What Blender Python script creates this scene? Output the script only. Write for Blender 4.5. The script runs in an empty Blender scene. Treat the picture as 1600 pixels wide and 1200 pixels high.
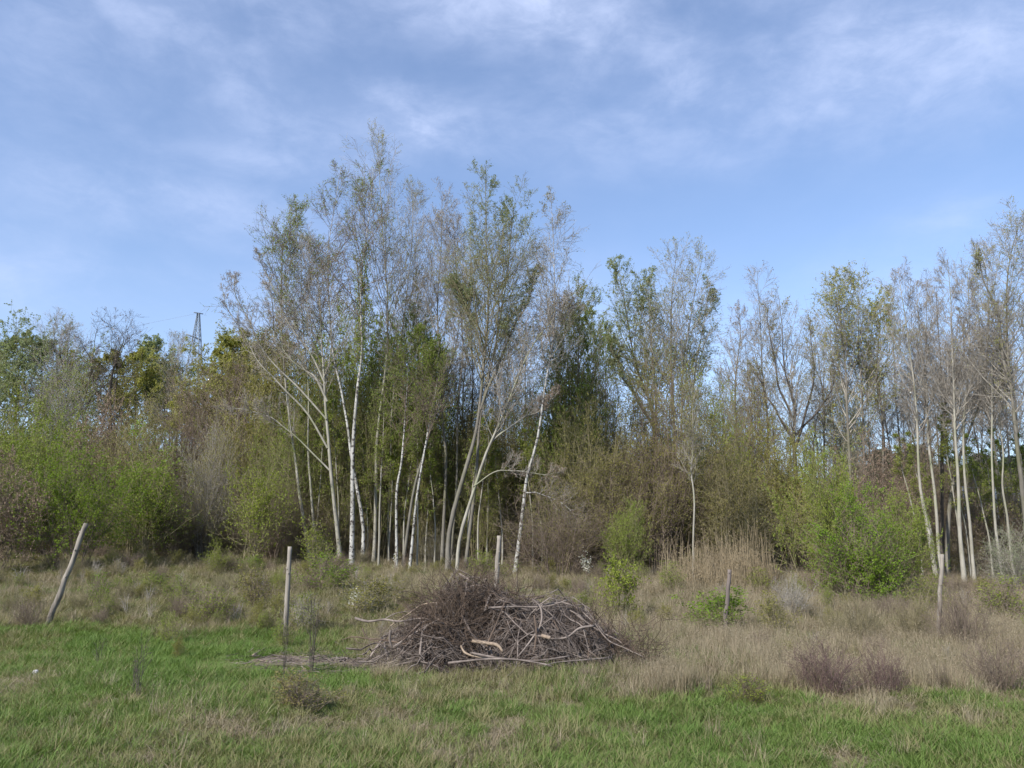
import bpy, math
import numpy as np

scene = bpy.context.scene
COL = scene.collection
R = math.radians

# ------------------------------------------------------------------ camera
F_PX = 1260.0            # focal length in pixels of a 1600 px wide picture
CAM_H = 1.6
PITCH = math.atan(248.0 / F_PX)
cam = bpy.data.cameras.new("camera")
cam.sensor_width = 36.0
cam.lens = 36.0 * F_PX / 1600.0
cam.clip_start = 0.05
cam.clip_end = 3000.0
camo = bpy.data.objects.new("camera", cam)
camo.location = (0, 0, CAM_H)
camo.rotation_euler = (R(90) + PITCH, 0, 0)
COL.objects.link(camo)
scene.camera = camo

# ------------------------------------------------------------------ light
SUN_EL = R(39)
SUN_AZ = R(220)          # compass style, clockwise from +Y (north): behind left
sdir = (math.sin(SUN_AZ) * math.cos(SUN_EL), math.cos(SUN_AZ) * math.cos(SUN_EL), math.sin(SUN_EL))
sun = bpy.data.lights.new("sun", 'SUN')
sun.energy = 3.9
sun.angle = R(0.9)
sun.color = (1.0, 0.955, 0.89)
suno = bpy.data.objects.new("sun", sun)
from mathutils import Vector
suno.rotation_euler = Vector(sdir).to_track_quat('Z', 'Y').to_euler()
COL.objects.link(suno)

world = bpy.data.worlds.new("World")
scene.world = world
world.use_nodes = True
scene.view_settings.view_transform = 'Standard'
scene.view_settings.look = 'None'
scene.view_settings.exposure = 0.82
scene.view_settings.gamma = 1.0
scene.view_settings.use_curve_mapping = False
scene.cycles.max_bounces = 8
scene.cycles.diffuse_bounces = 6
scene.cycles.glossy_bounces = 2
scene.cycles.transmission_bounces = 6
scene.cycles.transparent_max_bounces = 4
scene.cycles.caustics_reflective = False
scene.cycles.caustics_refractive = False


class NT:
    """small node tree helper"""
    def __init__(s, tree):
        s.t = tree
        tree.nodes.clear()
    def n(s, typ, ins=None, **kw):
        nd = s.t.nodes.new(typ)
        for k, v in kw.items():
            setattr(nd, k, v)
        if ins:
            for k, v in ins.items():
                if hasattr(v, 'bl_idname') and hasattr(v, 'is_output'):
                    s.t.links.new(v, nd.inputs[k])
                else:
                    nd.inputs[k].default_value = v
        return nd
    def m(s, op, a, b=0.0, c=None, clamp=False):
        ins = {0: a, 1: b}
        if c is not None:
            ins[2] = c
        return s.n('ShaderNodeMath', ins, operation=op, use_clamp=clamp).outputs[0]
    def mix(s, f, a, b, mode='MIX'):
        nd = s.n('ShaderNodeMix', data_type='RGBA', blend_type=mode)
        for i, v in ((0, f), (6, a), (7, b)):
            if hasattr(v, 'is_output'):
                s.t.links.new(v, nd.inputs[i])
            else:
                nd.inputs[i].default_value = v if i == 0 else (tuple(v) + (1.0,))[:4]
        return nd.outputs[2]
    def ramp(s, f, stops):
        nd = s.n('ShaderNodeMapRange', {0: f, 1: stops[0], 2: stops[1], 3: 0.0, 4: 1.0}, interpolation_type='SMOOTHSTEP')
        return nd.outputs[0]


def build_world():
    w = NT(world.node_tree)
    sky = w.n('ShaderNodeTexSky', sky_type='NISHITA', sun_disc=False, sun_elevation=SUN_EL,
              sun_rotation=SUN_AZ, altitude=100.0, air_density=1.0, dust_density=0.6, ozone_density=1.6)
    tc = w.n('ShaderNodeTexCoord')
    sep = w.n('ShaderNodeSeparateXYZ', {0: tc.outputs['Generated']})
    x, y, z = sep.outputs
    az = w.m('ARCTAN2', x, y)
    el = w.m('ARCSINE', z)
    # wispy layer coordinates on a plane high above
    zz = w.m('MAXIMUM', w.m('ADD', z, 0.12), 0.03)
    cv = w.n('ShaderNodeCombineXYZ', {0: w.m('DIVIDE', x, zz), 1: w.m('DIVIDE', y, zz), 2: 0.0}).outputs[0]
    mp = w.n('ShaderNodeMapping', {0: cv, 2: (0, 0, R(35)), 3: (1.5, 0.85, 1.0)})
    n1 = w.n('ShaderNodeTexNoise', {'Vector': mp.outputs[0], 'Scale': 1.4, 'Detail': 9.0, 'Roughness': 0.56, 'Distortion': 0.35})
    mp2 = w.n('ShaderNodeMapping', {0: cv, 1: (5.3, 1.7, 0), 2: (0, 0, R(20)), 3: (5.0, 1.6, 1.0)})
    n2 = w.n('ShaderNodeTexNoise', {'Vector': mp2.outputs[0], 'Scale': 1.6, 'Detail': 7.0, 'Roughness': 0.6, 'Distortion': 0.5})
    wisp = w.m('MULTIPLY', w.ramp(n1.outputs[0], (0.40, 0.72)), w.ramp(n2.outputs[0], (0.25, 0.75)))
    mpd = w.n('ShaderNodeMapping', {0: tc.outputs['Generated'], 2: (0, R(-14), 0), 3: (1.0, 1.0, 2.0)})
    nv = w.n('ShaderNodeTexNoise', {'Vector': mpd.outputs[0], 'Scale': 4.2, 'Detail': 9.0, 'Roughness': 0.58, 'Distortion': 0.25})
    nf = w.n('ShaderNodeTexNoise', {'Vector': mpd.outputs[0], 'Scale': 15.0, 'Detail': 8.0, 'Roughness': 0.62, 'Distortion': 0.4})
    body = w.m('MULTIPLY', w.m('ADD', 0.22, w.m('MULTIPLY', w.ramp(nv.outputs[0], (0.34, 0.64)), 0.85)), w.m('ADD', 0.55, w.m('MULTIPLY', w.ramp(nf.outputs[0], (0.3, 0.7)), 0.6)))
    total = w.m('ADD', 0.06, w.m('MULTIPLY', wisp, 0.06))
    # cloud banks: azimuth, elevation (deg), half widths, strength
    def ae(px, py):
        u, v = (px - 800) / F_PX, (600 - py) / F_PX
        d = Vector((u, math.cos(PITCH) - v * math.sin(PITCH), math.sin(PITCH) + v * math.cos(PITCH))).normalized()
        return math.atan2(d.x, d.y), math.asin(d.z)
    banks = [((545, 185), 6.5, 2.2, 0.80), ((640, 200), 4.0, 1.8, 0.50), ((870, 20), 7.0, 2.4, 0.50), ((640, -20), 8.0, 2.6, 0.36),
             ((300, 20), 8.0, 3.4, 0.50), ((240, 305), 9.0, 2.4, 0.34), ((430, 255), 4.5, 0.8, 0.30),
             ((1250, 90), 14.0, 5.5, 0.34), ((1550, 60), 8.0, 4.0, 0.28), ((1000, 170), 9.0, 3.2, 0.30), ((1490, 352), 3.2, 1.5, 0.36),
             ((1400, 425), 5.0, 1.5, 0.34), ((700, 520), 16.0, 4.0, 0.26), ((60, 440), 10.0, 2.4, 0.26), ((80, 100), 5.0, 3.0, 0.25)]
    for (px, py), wa, we, st in banks:
        a0, e0 = ae(px, py)
        da = w.m('DIVIDE', w.m('SUBTRACT', az, a0), R(wa))
        de = w.m('DIVIDE', w.m('SUBTRACT', el, e0), R(we))
        rr = w.m('ADD', w.m('MULTIPLY', da, da), w.m('MULTIPLY', de, de))
        g = w.m('MULTIPLY', w.m('EXPONENT', w.m('MULTIPLY', rr, -0.8)), st * 1.0)
        total = w.m('ADD', total, w.m('MULTIPLY', g, body))
    # pale haze low over the horizon
    low = w.m('MULTIPLY', w.m('EXPONENT', w.m('MULTIPLY', w.m('MAXIMUM', el, 0.0), -6.0)), 0.42)
    total = w.m('MINIMUM', w.m('ADD', total, low), 0.85)
    tint = w.mix(1.0, sky.outputs[0], (1.06, 1.13, 1.25), 'MULTIPLY')
    col = w.mix(total, tint, (4.6, 5.3, 7.3))
    bg = w.n('ShaderNodeBackground', {0: col, 1: 0.096})
    out = w.n('ShaderNodeOutputWorld', {0: bg.outputs[0]})
build_world()

# ------------------------------------------------------------------ projections
CP, SP = math.cos(PITCH), math.sin(PITCH)


def gz(x, y):
    x = np.asarray(x, float); y = np.asarray(y, float)
    s = np.clip(0.046 - 0.0017 * x, 0.018, 0.078)
    t = np.clip(y - 12.0, 0, 27.0)
    ramp = np.where(t < 3, t * t / 6.0, t - 1.5)
    b = 0.035 * np.sin(0.9 * x + 0.5 * y) + 0.03 * np.sin(0.6 * y - 0.35 * x + 1.3) + 0.015 * np.sin(2.3 * x + 1.1) * np.sin(1.9 * y)
    far = np.exp(-np.maximum(np.hypot(x, y) - 60, 0) / 40)
    return s * ramp * 1.04 + b * np.clip((y - 3) / 4, 0.2, 1) * far


def P(px, py, Y):
    u, v = (px - 800) / F_PX, (600 - py) / F_PX
    t = Y / (CP - v * SP)
    return np.array([t * u, Y, CAM_H + t * (SP + v * CP)])


def ground_at(px, py):
    u, v = (px - 800) / F_PX, (600 - py) / F_PX
    Y = 4.0
    while Y < 60:
        p = P(px, py, Y)
        if p[2] <= gz(p[0], p[1]):
            break
        Y += 0.02
    p[2] = float(gz(p[0], p[1]))
    return p


def to_pix(x, y, z):
    dy, dz = y, z - CAM_H
    f = dy * CP + dz * SP
    v = (-dy * SP + dz * CP) / f
    return 800 + F_PX * x / f, 600 - F_PX * v


# ------------------------------------------------------------------ mesh helpers
class Acc:
    """collects vertices and faces (quads or triangles) from arrays"""
    def __init__(s):
        s.v, s.q, s.t, s.tint, s.n = [], [], [], [], 0
    def add(s, v, quads=None, tris=None, tint=None):
        v = np.asarray(v, float).reshape(-1, 3)
        if quads is not None and len(quads):
            s.q.append(np.asarray(quads, np.int64).reshape(-1, 4) + s.n)
        if tris is not None and len(tris):
            s.t.append(np.asarray(tris, np.int64).reshape(-1, 3) + s.n)
        s.tint.append(np.full(len(v), 0.5) if tint is None else np.broadcast_to(tint, (len(v),)))
        s.v.append(v); s.n += len(v)
    def mesh(s, name, mat, smooth=False):
        me = bpy.data.meshes.new(name)
        v = np.concatenate(s.v) if s.v else np.zeros((0, 3))
        q = np.concatenate(s.q) if s.q else np.zeros((0, 4), np.int64)
        t = np.concatenate(s.t) if s.t else np.zeros((0, 3), np.int64)
        me.vertices.add(len(v)); me.vertices.foreach_set('co', v.astype(np.float32).ravel())
        loops = np.concatenate([q.ravel(), t.ravel()]).astype(np.int32)
        me.loops.add(len(loops)); me.loops.foreach_set('vertex_index', loops)
        tot = np.concatenate([np.full(len(q), 4), np.full(len(t), 3)]).astype(np.int32)
        st = np.concatenate([[0], np.cumsum(tot)[:-1]]).astype(np.int32) if len(tot) else tot
        me.polygons.add(len(tot))
        me.polygons.foreach_set('loop_start', st)
        me.polygons.foreach_set('loop_total', tot)
        if smooth:
            me.polygons.foreach_set('use_smooth', np.ones(len(tot), bool))
        me.update(calc_edges=True)
        a = me.attributes.new('tint', 'FLOAT', 'POINT')
        a.data.foreach_set('value', np.concatenate(s.tint).astype(np.float32) if s.tint else [])
        if mat:
            me.materials.append(mat)
        return me


def norm(a):
    return a / np.maximum(np.linalg.norm(a, axis=-1, keepdims=True), 1e-9)


def tubes(acc, Pn, Rn, sides, rng=None, tint=None, cap=False, rough=0.0):
    """Pn (n,k,3) polylines, Rn (n,k) radii"""
    n, k, _ = Pn.shape
    if n == 0:
        return
    d = norm(Pn[:, -1] - Pn[:, 0])
    ref = np.where(np.abs(d[:, 2:3]) > 0.8, np.array([[1.0, 0, 0]]), np.array([[0, 0, 1.0]]))
    u = norm(np.cross(d, ref)); v = np.cross(d, u)
    a = np.arange(sides) * 2 * math.pi / sides
    ring = (np.cos(a)[None, :, None] * u[:, None, :] + np.sin(a)[None, :, None] * v[:, None, :])    # n,s,3
    rad = Rn[:, :, None, None] * np.ones((1, 1, sides, 1))
    if rough and rng is not None:
        rad = rad * (1 + rng.uniform(-rough, rough, rad.shape))
    V = Pn[:, :, None, :] + rad * ring[:, None, :, :]
    i = np.arange(n)[:, None, None] * (k * sides)
    j = np.arange(k - 1)[None, :, None] * sides
    s0 = np.arange(sides)[None, None, :]
    s1 = (s0 + 1) % sides
    Q = np.stack([i + j + s0, i + j + s1, i + j + sides + s1, i + j + sides + s0], -1).reshape(-1, 4)
    tt = None
    if tint is not None:
        tt = np.repeat(tint, k * sides)
    T = None
    if cap and sides > 3:
        ti = []
        for s in range(1, sides - 1):
            b = np.arange(n) * (k * sides)
            ti.append(np.stack([b, b + s + 1, b + s], -1))
            e = b + (k - 1) * sides
            ti.append(np.stack([e, e + s, e + s + 1], -1))
        T = np.concatenate(ti)
    acc.add(V.reshape(-1, 3), Q, T, tint=tt)


def leaves(acc, pts, size, rng, aspect=0.6, droop=0.0, up=0.0, tri=False):
    n = len(pts)
    if n == 0:
        return
    a = norm(rng.normal(size=(n, 3)) + np.array([0, 0, -droop]))
    b = norm(np.cross(a, rng.normal(size=(n, 3))))
    if up:
        nn = norm(np.cross(a, b) + np.array([0, 0, up]))
        b = norm(np.cross(nn, a)); a = np.cross(b, nn)
    s = size * rng.uniform(0.6, 1.35, (n, 1))
    A, B = a * s, b * s * aspect
    if tri:
        V = np.stack([pts - A * 0.6, pts + A * 0.4 + B * 0.75, pts + A * 0.4 - B * 0.75], 1)
        acc.add(V.reshape(-1, 3), None, np.arange(n * 3).reshape(-1, 3), tint=np.repeat(rng.uniform(0, 1, n), 3))
        return
    V = np.stack([pts - A * 0.5, pts + B * 0.5, pts + A * 0.5, pts - B * 0.5], 1)
    Q = np.arange(n * 4).reshape(-1, 4)
    acc.add(V.reshape(-1, 3), Q, tint=np.repeat(rng.uniform(0, 1, n), 4))


def along(Pn, t):
    """points, directions at param t (n,m) on polylines (n,k,3)"""
    n, k, _ = Pn.shape
    f = np.clip(t, 0, 0.9999) * (k - 1)
    i = f.astype(int); w = (f - i)[..., None]
    r = np.arange(n)[:, None]
    a, b = Pn[r, i], Pn[r, i + 1]
    return a * (1 - w) + b * w, norm(b - a)


def rad_at(Rn, t):
    n, k = Rn.shape
    f = np.clip(t, 0, 0.9999) * (k - 1)
    i = f.astype(int); w = f - i
    r = np.arange(n)[:, None]
    return Rn[r, i] * (1 - w) + Rn[r, i + 1] * w


def sprout(Pn, Rn, rng, m, t0, t1, length, ang, up, wob, k, rmul=0.55, rtip=0.004, lenprof=None, rcoef=0.011, rmax=None):
    n = len(Pn)
    t = (np.arange(m)[None, :] + rng.uniform(0, 1, (n, m))) / m * (t1 - t0) + t0
    p, pd = along(Pn, t)
    pr = rad_at(Rn, t)
    q = rng.normal(size=(n, m, 3))
    perp = norm(q - (q * pd).sum(-1, keepdims=True) * pd)
    aa = R(1) * rng.uniform(ang[0], ang[1], (n, m, 1))
    d = np.cos(aa) * pd + np.sin(aa) * perp
    L = (length if np.ndim(length) == 0 else np.asarray(length)[:, None]) * rng.uniform(0.6, 1.25, (n, m))
    if lenprof is not None:
        L = L * lenprof((t - t0) / (t1 - t0))
    p = p.reshape(-1, 3); d = d.reshape(-1, 3); L = L.reshape(-1); pr = pr.reshape(-1)
    N = len(p)
    out = np.zeros((N, k, 3)); out[:, 0] = p
    step = (L / (k - 1))[:, None]
    for j in range(1, k):
        d = norm(d + np.array([0, 0, up]) + rng.normal(size=(N, 3)) * wob)
        out[:, j] = out[:, j - 1] + d * step
    r0 = np.minimum(pr * rmul, np.maximum(rcoef * L, rtip * 1.3))
    f = np.linspace(0, 1, k)[None, :]
    Rr = r0[:, None] * (1 - f) + rtip * f
    return out, Rr, L


def smooth_line(pts, k):
    """Catmull-Rom resample of a list of 3D points to k points"""
    pts = np.asarray(pts, float)
    n = len(pts)
    ext = np.vstack([2 * pts[0] - pts[1], pts, 2 * pts[-1] - pts[-2]])
    t = np.linspace(0, n - 1 - 1e-6, k)
    i = t.astype(int); w = (t - i)[:, None]
    a, b, c, d = ext[i], ext[i + 1], ext[i + 2], ext[i + 3]
    return 0.5 * ((2 * b) + (-a + c) * w + (2 * a - 5 * b + 4 * c - d) * w ** 2 + (-a + 3 * b - 3 * c + d) * w ** 3)


def wander(rng, k, amp):
    q = rng.normal(size=(k + 8, 3))
    ker = np.array([1, 3, 5, 6, 5, 3, 1.0]); ker /= np.sqrt((ker ** 2).sum())
    o = np.stack([np.convolve(q[:, i], ker, 'same') for i in range(3)], 1)[4:-4] * amp
    return o * np.array([1, 1, 0.3]) * np.clip(np.linspace(0, 4, k), 0, 1)[:, None]


# ------------------------------------------------------------------ objects
def props(o, label=None, cat=None, group=None, kind=None):
    if label: o['label'] = label
    if cat: o['category'] = cat
    if group: o['group'] = group
    if kind: o['kind'] = kind
    return o


def link(name, me, parent=None, loc=None):
    o = bpy.data.objects.new(name, me)
    COL.objects.link(o)
    if parent is not None:
        o.parent = parent
    if loc is not None:
        o.location = loc
    return o


def empty(name, loc, label, cat, group=None):
    o = bpy.data.objects.new(name, None)
    o.empty_display_size = 0.2
    COL.objects.link(o)
    o.location = loc
    return props(o, label, cat, group)


# ------------------------------------------------------------------ materials
def mat_new(name):
    m = bpy.data.materials.new(name)
    m.use_nodes = True
    return m, NT(m.node_tree)


def leaf_mat(name, c1, c2, c3=None, trans=0.42, nscale=1.3):
    m, t = mat_new(name)
    tint = t.n('ShaderNodeAttribute', attribute_name='tint').outputs['Fac']
    oi = t.n('ShaderNodeObjectInfo').outputs['Random']
    pos = t.n('ShaderNodeNewGeometry').outputs['Position']
    nz = t.n('ShaderNodeTexNoise', {'Vector': pos, 'Scale': nscale, 'Detail': 2.0})
    f = t.m('ADD', t.m('MULTIPLY', tint, 0.45), t.m('MULTIPLY', t.ramp(nz.outputs[0], (0.3, 0.7)), 0.55))
    c = t.mix(f, c1, c2)
    if c3:
        c = t.mix(t.ramp(t.m('ADD', t.m('MULTIPLY', oi, 0.6), t.m('MULTIPLY', tint, 0.4)), (0.55, 0.95)), c, c3)
    dif = t.n('ShaderNodeBsdfPrincipled', {'Base Color': c, 'Roughness': 0.6, 'Specular IOR Level': 0.25})
    tr = t.n('ShaderNodeBsdfTranslucent', {'Color': t.mix(1.0, c, (1.15, 1.25, 0.6), 'MULTIPLY')})
    ms = t.n('ShaderNodeMixShader', {0: trans, 1: dif.outputs[0], 2: tr.outputs[0]})
    t.n('ShaderNodeOutputMaterial', {0: ms.outputs[0]})
    return m


def bark_mat(name, c1, c2, scale=9.0, rough=0.85, stretch=0.25, moss=None):
    m, t = mat_new(name)
    tc = t.n('ShaderNodeTexCoord').outputs['Object']
    mp = t.n('ShaderNodeMapping', {0: tc, 3: (1, 1, stretch)})
    nz = t.n('ShaderNodeTexNoise', {'Vector': mp.outputs[0], 'Scale': scale, 'Detail': 5.0, 'Roughness': 0.65})
    tint = t.n('ShaderNodeAttribute', attribute_name='tint').outputs['Fac']
    f = t.m('ADD', t.m('MULTIPLY', t.ramp(nz.outputs[0], (0.32, 0.68)), 0.6), t.m('MULTIPLY', tint, 0.4))
    c = t.mix(f, c1, c2)
    if moss:
        nz2 = t.n('ShaderNodeTexNoise', {'Vector': tc, 'Scale': 0.9, 'Detail': 3.0})
        c = t.mix(t.m('MULTIPLY', t.ramp(nz2.outputs[0], (0.48, 0.62)), 0.7), c, moss)
    bmp = t.n('ShaderNodeBump', {'Height': nz.outputs[0], 'Strength': 0.5, 'Distance': 0.01})
    b = t.n('ShaderNodeBsdfPrincipled', {'Base Color': c, 'Roughness': rough, 'Specular IOR Level': 0.2, 'Normal': bmp.outputs[0]})
    t.n('ShaderNodeOutputMaterial', {0: b.outputs[0]})
    return m


def birch_mat(name):
    m, t = mat_new(name)
    tc = t.n('ShaderNodeTexCoord').outputs['Object']
    mp = t.n('ShaderNodeMapping', {0: tc, 3: (8.0, 8.0, 8.5)})
    nz = t.n('ShaderNodeTexNoise', {'Vector': mp.outputs[0], 'Scale': 1.3, 'Detail': 4.0, 'Roughness': 0.6})
    mp2 = t.n('ShaderNodeMapping', {0: tc, 3: (1.0, 1.0, 1.2)})
    nz2 = t.n('ShaderNodeTexNoise', {'Vector': mp2.outputs[0], 'Scale': 1.4, 'Detail': 3.0})
    c = t.mix(t.ramp(nz2.outputs[0], (0.35, 0.7)), (0.42, 0.41, 0.38), (0.22, 0.21, 0.18))
    c = t.mix(t.ramp(nz.outputs[0], (0.50, 0.60)), c, (0.06, 0.05, 0.045))
    b = t.n('ShaderNodeBsdfPrincipled', {'Base Color': c, 'Roughness': 0.65, 'Specular IOR Level': 0.25})
    t.n('ShaderNodeOutputMaterial', {0: b.outputs[0]})
    return m


M = {}
M['birch'] = birch_mat('birch_bark')
M['pale'] = bark_mat('pale_aspen_bark', (0.36, 0.34, 0.29), (0.18, 0.165, 0.13), 7.0, moss=(0.20, 0.21, 0.12))
M['grey'] = bark_mat('grey_poplar_bark', (0.20, 0.185, 0.155), (0.095, 0.085, 0.07), 7.0, moss=(0.11, 0.11, 0.06))
M['dark'] = bark_mat('dark_alder_bark', (0.105, 0.09, 0.075), (0.045, 0.038, 0.032), 8.0)
M['twig_grey'] = bark_mat('grey_twig_bark', (0.36, 0.33, 0.28), (0.18, 0.16, 0.135), 3.0)
M['twig_brown'] = bark_mat('brown_twig_bark', (0.257, 0.203, 0.155), (0.115, 0.085, 0.068), 3.0)
M['twig_olive'] = bark_mat('olive_twig_bark', (0.285, 0.247, 0.143), (0.128, 0.112, 0.068), 3.0)
M['twig_red'] = bark_mat('red_brown_twig_bark', (0.175, 0.115, 0.105), (0.08, 0.052, 0.05), 3.0)
M['leaf_spring'] = leaf_mat('spring_leaf', (0.175, 0.230, 0.036), (0.255, 0.30, 0.055), (0.23, 0.225, 0.055))
M['leaf_bright'] = leaf_mat('bright_leaf', (0.130, 0.220, 0.018), (0.195, 0.29, 0.028), (0.19, 0.24, 0.03))
M['leaf_yellow'] = leaf_mat('yellow_green_leaf', (0.185, 0.235, 0.027), (0.26, 0.295, 0.045))
M['leaf_olive'] = leaf_mat('olive_leaf', (0.200, 0.195, 0.050), (0.285, 0.265, 0.078), (0.23, 0.19, 0.085))
M['leaf_willow'] = leaf_mat('willow_leaf', (0.26, 0.265, 0.06), (0.36, 0.34, 0.10))
M['leaf_blue'] = leaf_mat('grey_green_leaf', (0.20, 0.24, 0.12), (0.28, 0.31, 0.175))
M['leaf_dark'] = leaf_mat('dark_green_leaf', (0.145, 0.195, 0.034), (0.205, 0.250, 0.05))
M['leaf_brown'] = leaf_mat('brown_bud', (0.20, 0.145, 0.105), (0.30, 0.22, 0.165), trans=0.2)
M['leaf_pine'] = leaf_mat('pine_needle', (0.022, 0.042, 0.016), (0.04, 0.065, 0.024), trans=0.1)
M['blossom'] = leaf_mat('white_blossom', (0.62, 0.60, 0.56), (0.75, 0.74, 0.70))
M['catkin'] = leaf_mat('pale_catkin', (0.34, 0.34, 0.24), (0.46, 0.44, 0.34))
M['grass_green'] = leaf_mat('green_grass', (0.105, 0.160, 0.034), (0.185, 0.235, 0.066), (0.24, 0.235, 0.10), trans=0.3, nscale=1.0)
M['grass_fresh'] = leaf_mat('fresh_grass', (0.092, 0.155, 0.030), (0.145, 0.22, 0.050), (0.18, 0.21, 0.066), trans=0.3, nscale=1.0)
M['grass_dry'] = leaf_mat('dry_grass', (0.235, 0.195, 0.13), (0.35, 0.295, 0.205), (0.25, 0.185, 0.125), trans=0.25, nscale=0.8)
M['grass_mixed'] = leaf_mat('fading_grass', (0.15, 0.155, 0.055), (0.27, 0.24, 0.125), (0.24, 0.19, 0.11), trans=0.25, nscale=0.8)
M['reed'] = leaf_mat('dead_reed', (0.26, 0.205, 0.13), (0.38, 0.305, 0.20), trans=0.25)
M['stick'] = bark_mat('weathered_stick', (0.27, 0.225, 0.195), (0.045, 0.034, 0.029), 4.0)
M['brush'] = bark_mat('dead_brush', (0.165, 0.12, 0.088), (0.05, 0.036, 0.029), 3.0)
M['core'] = bark_mat('debris_gap_shade', (0.075, 0.055, 0.045), (0.03, 0.022, 0.018), 12.0)  # debris darkened in colour so gaps between the sticks read as shade
M['fresh_wood'] = bark_mat('bare_wood', (0.36, 0.28, 0.205), (0.13, 0.095, 0.07), 22.0)
M['post'] = bark_mat('weathered_post', (0.33, 0.295, 0.25), (0.10, 0.085, 0.07), 16.0, stretch=0.06)
M['post_dark'] = bark_mat('dark_weathered_post', (0.20, 0.165, 0.145), (0.09, 0.075, 0.068), 11.0, stretch=0.08)

# ------------------------------------------------------------------ ground
def build_ground():
    xs = np.concatenate([[-900, -500, -250, -120], np.linspace(-70, -30, 21), np.linspace(-29, 29, 146), np.linspace(30, 70, 21), [120, 250, 500, 900]])
    ys = np.concatenate([[-900, -400, -150, -60, -20, -8], np.linspace(-3, 2.5, 8), np.linspace(3, 46, 150), np.linspace(48, 100, 20), [150, 250, 500, 1200]])
    X, Yg = np.meshgrid(xs, ys)
    Z = gz(X, Yg)
    V = np.stack([X, Yg, Z], -1).reshape(-1, 3)
    nx, ny = len(xs), len(ys)
    i = np.arange(ny - 1)[:, None] * nx + np.arange(nx - 1)[None, :]
    Q = np.stack([i, i + 1, i + nx + 1, i + nx], -1).reshape(-1, 4)
    m, t = mat_new('meadow_soil')
    pos = t.n('ShaderNodeNewGeometry').outputs['Position']
    n1 = t.n('ShaderNodeTexNoise', {'Vector': pos, 'Scale': 0.55, 'Detail': 6.0, 'Roughness': 0.6})
    n2 = t.n('ShaderNodeTexNoise', {'Vector': pos, 'Scale': 14.0, 'Detail': 5.0, 'Roughness': 0.7})
    a = t.mix(t.ramp(n1.outputs[0], (0.35, 0.65)), (0.075, 0.08, 0.03), (0.16, 0.13, 0.078))
    c = t.mix(t.ramp(n2.outputs[0], (0.3, 0.7)), t.mix(1.0, a, (0.55, 0.55, 0.55), 'MULTIPLY'), a)
    bmp = t.n('ShaderNodeBump', {'Height': n2.outputs[0], 'Strength': 0.8, 'Distance': 0.04})
    b = t.n('ShaderNodeBsdfPrincipled', {'Base Color': c, 'Roughness': 0.95, 'Specular IOR Level': 0.1, 'Normal': bmp.outputs[0]})
    t.n('ShaderNodeOutputMaterial', {0: b.outputs[0]})
    ac = Acc(); ac.add(V, Q)
    o = link('meadow', ac.mesh('meadow', m, True))
    props(o, 'gently rising rough meadow in front of the trees', None, None, 'structure')
build_ground()


# ------------------------------------------------------------------ trees
def prof_poplar(s): return 0.17 + 0.83 * np.clip(1.06 - s, 0, 1) ** 0.75 * np.clip(s * 6 + 0.35, 0, 1)
def prof_round(s): return 0.12 + 0.95 * np.sqrt(np.clip(1 - (2 * s - 0.75) ** 2 * 0.75, 0, 1)) * np.clip((1.02 - s) * 3, 0, 1)
def prof_flat(s): return 1.0 - 0.55 * s


KINDS_T = {
    # n1 per trunk, L1 angle, up1, n2, n3, leaf count per twig, leaf size, droop
    'bare':   dict(n1=30, ang=(28, 58), up=0.16, n2=8, n3=5, lf=0.35, ls=0.04, lm='leaf_brown', tw='twig_grey', prof=prof_poplar, up3=0.06, rt=0.0034),
    'bare_leafy': dict(n1=30, ang=(28, 58), up=0.15, n2=8, n3=5, lf=2.4, ls=0.042, lm='leaf_willow', tw='twig_grey', prof=prof_poplar, up3=0.03, rt=0.0034),
    'leafy':  dict(n1=32, ang=(25, 55), up=0.13, n2=8, n3=5, lf=4.5, ls=0.048, lm='leaf_spring', tw='twig_olive', prof=prof_poplar, up3=0.0, rt=0.0034),
    'birch':  dict(n1=26, ang=(30, 60), up=0.08, n2=8, n3=5, lf=3.6, ls=0.046, lm='leaf_spring', tw='twig_brown', prof=prof_poplar, up3=-0.12, rt=0.0032),
    'willow': dict(n1=36, ang=(35, 85), up=0.02, n2=9, n3=5, lf=17.0, ls=0.052, lm='leaf_willow', tw='twig_olive', prof=prof_round, up3=-0.28, rt=0.004),
    'spread': dict(n1=16, ang=(35, 70), up=0.14, n2=7, n3=5, lf=0.25, ls=0.05, lm='leaf_brown', tw='dark', prof=prof_flat, up3=0.05, rt=0.0045),
}
TREE_COUNT = [0]


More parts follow.
